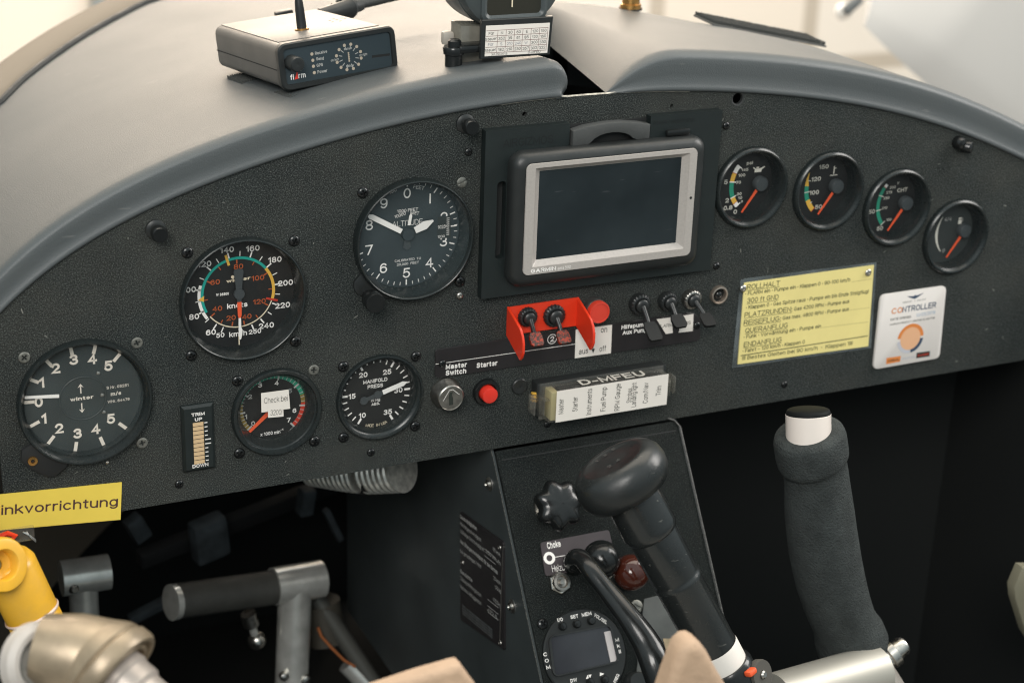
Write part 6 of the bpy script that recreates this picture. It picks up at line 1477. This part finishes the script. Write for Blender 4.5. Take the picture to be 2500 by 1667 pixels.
part('ball_end', MB().mx(Matrix.Translation(at(590, 1470, PZ) - o2)).lathe([(7 * math.sin(PI * i / 10), -7 * math.cos(PI * i / 10)) for i in range(11)], 20), STEEL, t, sharp=80)
o2 = at(760, 1500, -240); t = thing('control_rod', 'diagonal grey push rod with clamp low in the footwell', 'rod', xf(*o2))
part('rod', seg(o2, at(725, 1370, -230), at(880, 1600, -200), 7.0, 16), mat('rod_grey', (.10, .10, .09), .45, .4), t)
part('sleeve', seg(o2, at(800, 1520, -216), at(868, 1590, -203), 9.5, 18), pm1, t)
part('knuckle', seg(o2, at(735, 1380, -236), at(750, 1470, -230), 16, 20), mat('knuckle_dark', (.05, .045, .035), .5), t)
o2 = at(745, 1480, -215); t = thing('orange_cable', 'thin orange cable beside the middle pedal stem', 'cable', xf(*o2))
part('cord', MB().tube([tuple(at(*q_) - o2) for q_ in ((730, 1440, -215), (738, 1460, -213), (760, 1485, -210), (790, 1515, -206), (815, 1530, -205))], 1.1, 8), mat('orange_sheath', (.34, .11, .035), .5), t)
# dark equipment in the footwell
gm = mat('footwell_slate', (.050, .062, .070), .7, var=(60, .5)); gm2 = mat('footwell_dark', (.009, .010, .011), .8)
def lump(name, label, cat, px, py, z_, sx, sy, sz, rz, ma):
    p = at(px, py, z_); t = thing(name, label, cat, xf(p.x, p.y, p.z, rz, 8, 12)); part('body', MB().box(0, 0, 0, sx, sy, sz, min(sx, sy) * .12), ma, t); return t
lump('bracket', 'slate grey bracket in the dark footwell above the middle pedal', 'bracket', 480, 1235, -300, 30, 38, 16, 8, gm)
lump('bracket', 'small slate bracket at the upper left of the footwell', 'bracket', 315, 1212, -300, 14, 22, 12, 25, gm)
lump('support_strut', 'dark strut crossing the footwell under the panel', 'strut', 560, 1190, -330, 190, 14, 12, 6, gm2)
lump('bracket', 'slate grey block hanging below the panel left of the hose', 'bracket', 702, 1150, -300, 12, 24, 12, -4, gm)
lump('support_strut', 'thin grey strut low in the footwell right of the yellow handle', 'strut', 372, 1255 + 130, -330, 60, 8, 8, 12, gm)
lump('support_strut', 'steep slate strut right of the slate block below the panel', 'strut', 765, 1205, -310, 5, 36, 6, 25, gm)

def cable(label, pts_, r, ma, name='cable'):
    P = [at(*q_) for q_ in pts_]; o2 = P[0]; t = thing(name, label, 'cable', xf(*o2)); out = []
    for i in range(len(P) - 1):
        for k_ in range(6):
            t_ = k_ / 6; a, b, c_, d_ = P[max(0, i - 1)], P[i], P[i + 1], P[min(len(P) - 1, i + 2)]
            out.append(tuple(.5 * ((2 * b) + (c_ - a) * t_ + (2 * a - 5 * b + 4 * c_ - d_) * t_ ** 2 + (-a + 3 * b - 3 * c_ + d_) * t_ ** 3) - o2))
    out.append(tuple(P[-1] - o2)); part('cord', MB().tube(out, r, 10), ma, t)
cb = mat('dark_cable', (.020, .022, .023), .6); cg = mat('grey_cable', (.035, .038, .038), .7)
# ------------------------------------------------------------------ blurred foreground, lower left and bottom
NZ = 235
o2 = at(180, 1520, NZ); t = thing('canopy_lever', 'large blurred pale metal lever end in the lower left corner', 'lever', xf(*o2))
mA = mat('lever_pale', (.42, .385, .35), .5, 0, var=(40, .12)); mB = mat('lever_gold', (.30, .235, .16), .35, .35, var=(60, .25))
c0 = at(88, 1520, NZ - 5) - o2; c1 = at(260, 1545, NZ + 10) - o2
dirn = Vector((.55, -.45, .70)).normalized(); QM = dirn.to_track_quat('Z', 'Y').to_matrix().to_4x4()
part('flange', MB().mx(Matrix.Translation(c0) @ axes((0, 0, 0), (.9, -.1, -.42), (0, .92, -.38)).to_3x3().to_4x4()).lathe([(0, 2), (11.5, 2), (12.5, 4.6), (15, 4.6), (17.5, 2.4), (18, -3), (14, -8), (0, -10)], 48), mA, t)
FLM = Matrix.Translation(c0) @ axes((0, 0, 0), (.9, -.1, -.42), (0, .92, -.38)).to_3x3().to_4x4()
part('grey_insert', MB().mx(FLM).lathe([(0, 2.6), (10.5, 2.6), (11, 2)], 40, False), mat('lever_grey', (.20, .19, .17), .5, var=(150, .4)), t)
part('pale_label', MB().mx(FLM @ xf(3, 0, 2.7, 8)).box(0, 0, .3, 9, 6, .6, .2), CARDW, t)
part('body', MB().tube([tuple(c0 + Vector((2, 3, -6))), tuple(c0 * .5 + c1 * .5 + Vector((0, 3, -6))), tuple(c1 + Vector((0, 0, -8)))], [16, 19, 20], 40), mB, t, sharp=80)
part('rim', MB().mx(Matrix.Translation(c1 + Vector((2, -2, 0))) @ QM).lathe([(19, -16), (21.5, -12), (22.4, -9), (21.6, -8), (23.4, -6), (23.6, -1), (22.4, 1), (20.6, 1.2), (19.8, -1.4), (18.2, -1.6), (17.6, .8), (16.2, 1), (15.6, -2), (0, -4)], 56), mB, t)
part('shaft', MB().mx(Matrix.Translation(c1 + Vector((2, -2, 0))) @ QM).lathe([(13.5, -4), (14.0, 4), (13.2, 5), (13.2, 12), (11.5, 14), (11.5, 60)], 40, False), mat('lever_shaft', (.40, .35, .31), .35, .3, var=(90, .2)), t)
def pad(name, label, cat, pts_, z_, th, ma, bev):
    o2 = at(pts_[0][0], pts_[0][1], z_); t = thing(name, label, cat, xf(*o2))
    part('cover', MB().mx(xf(*(-o2))).prism([tuple(at(*q_, z_).xy) for q_ in pts_][::-1], z_ - th, z_, bev, 4), ma, t, sharp=60)
pad('seat_cushion', 'blurred tan leather cushion corner at the bottom edge left of the radio', 'cushion', ((860, 1590), (960, 1556), (1050, 1530), (1060, 1529), (1066, 1534), (1100, 1580), (1180, 1720), (860, 1720)), 300, 8, TAN, 4)
pad('seat_cushion', 'blurred tan padded peak in front of the foot of the throttle', 'cushion', ((1525, 1620), (1545, 1560), (1560, 1520), (1572, 1492), (1588, 1478), (1604, 1476), (1618, 1484), (1632, 1502), (1652, 1540), (1700, 1620), (1700, 1720), (1525, 1720)), 330, 12, TAN, 5)
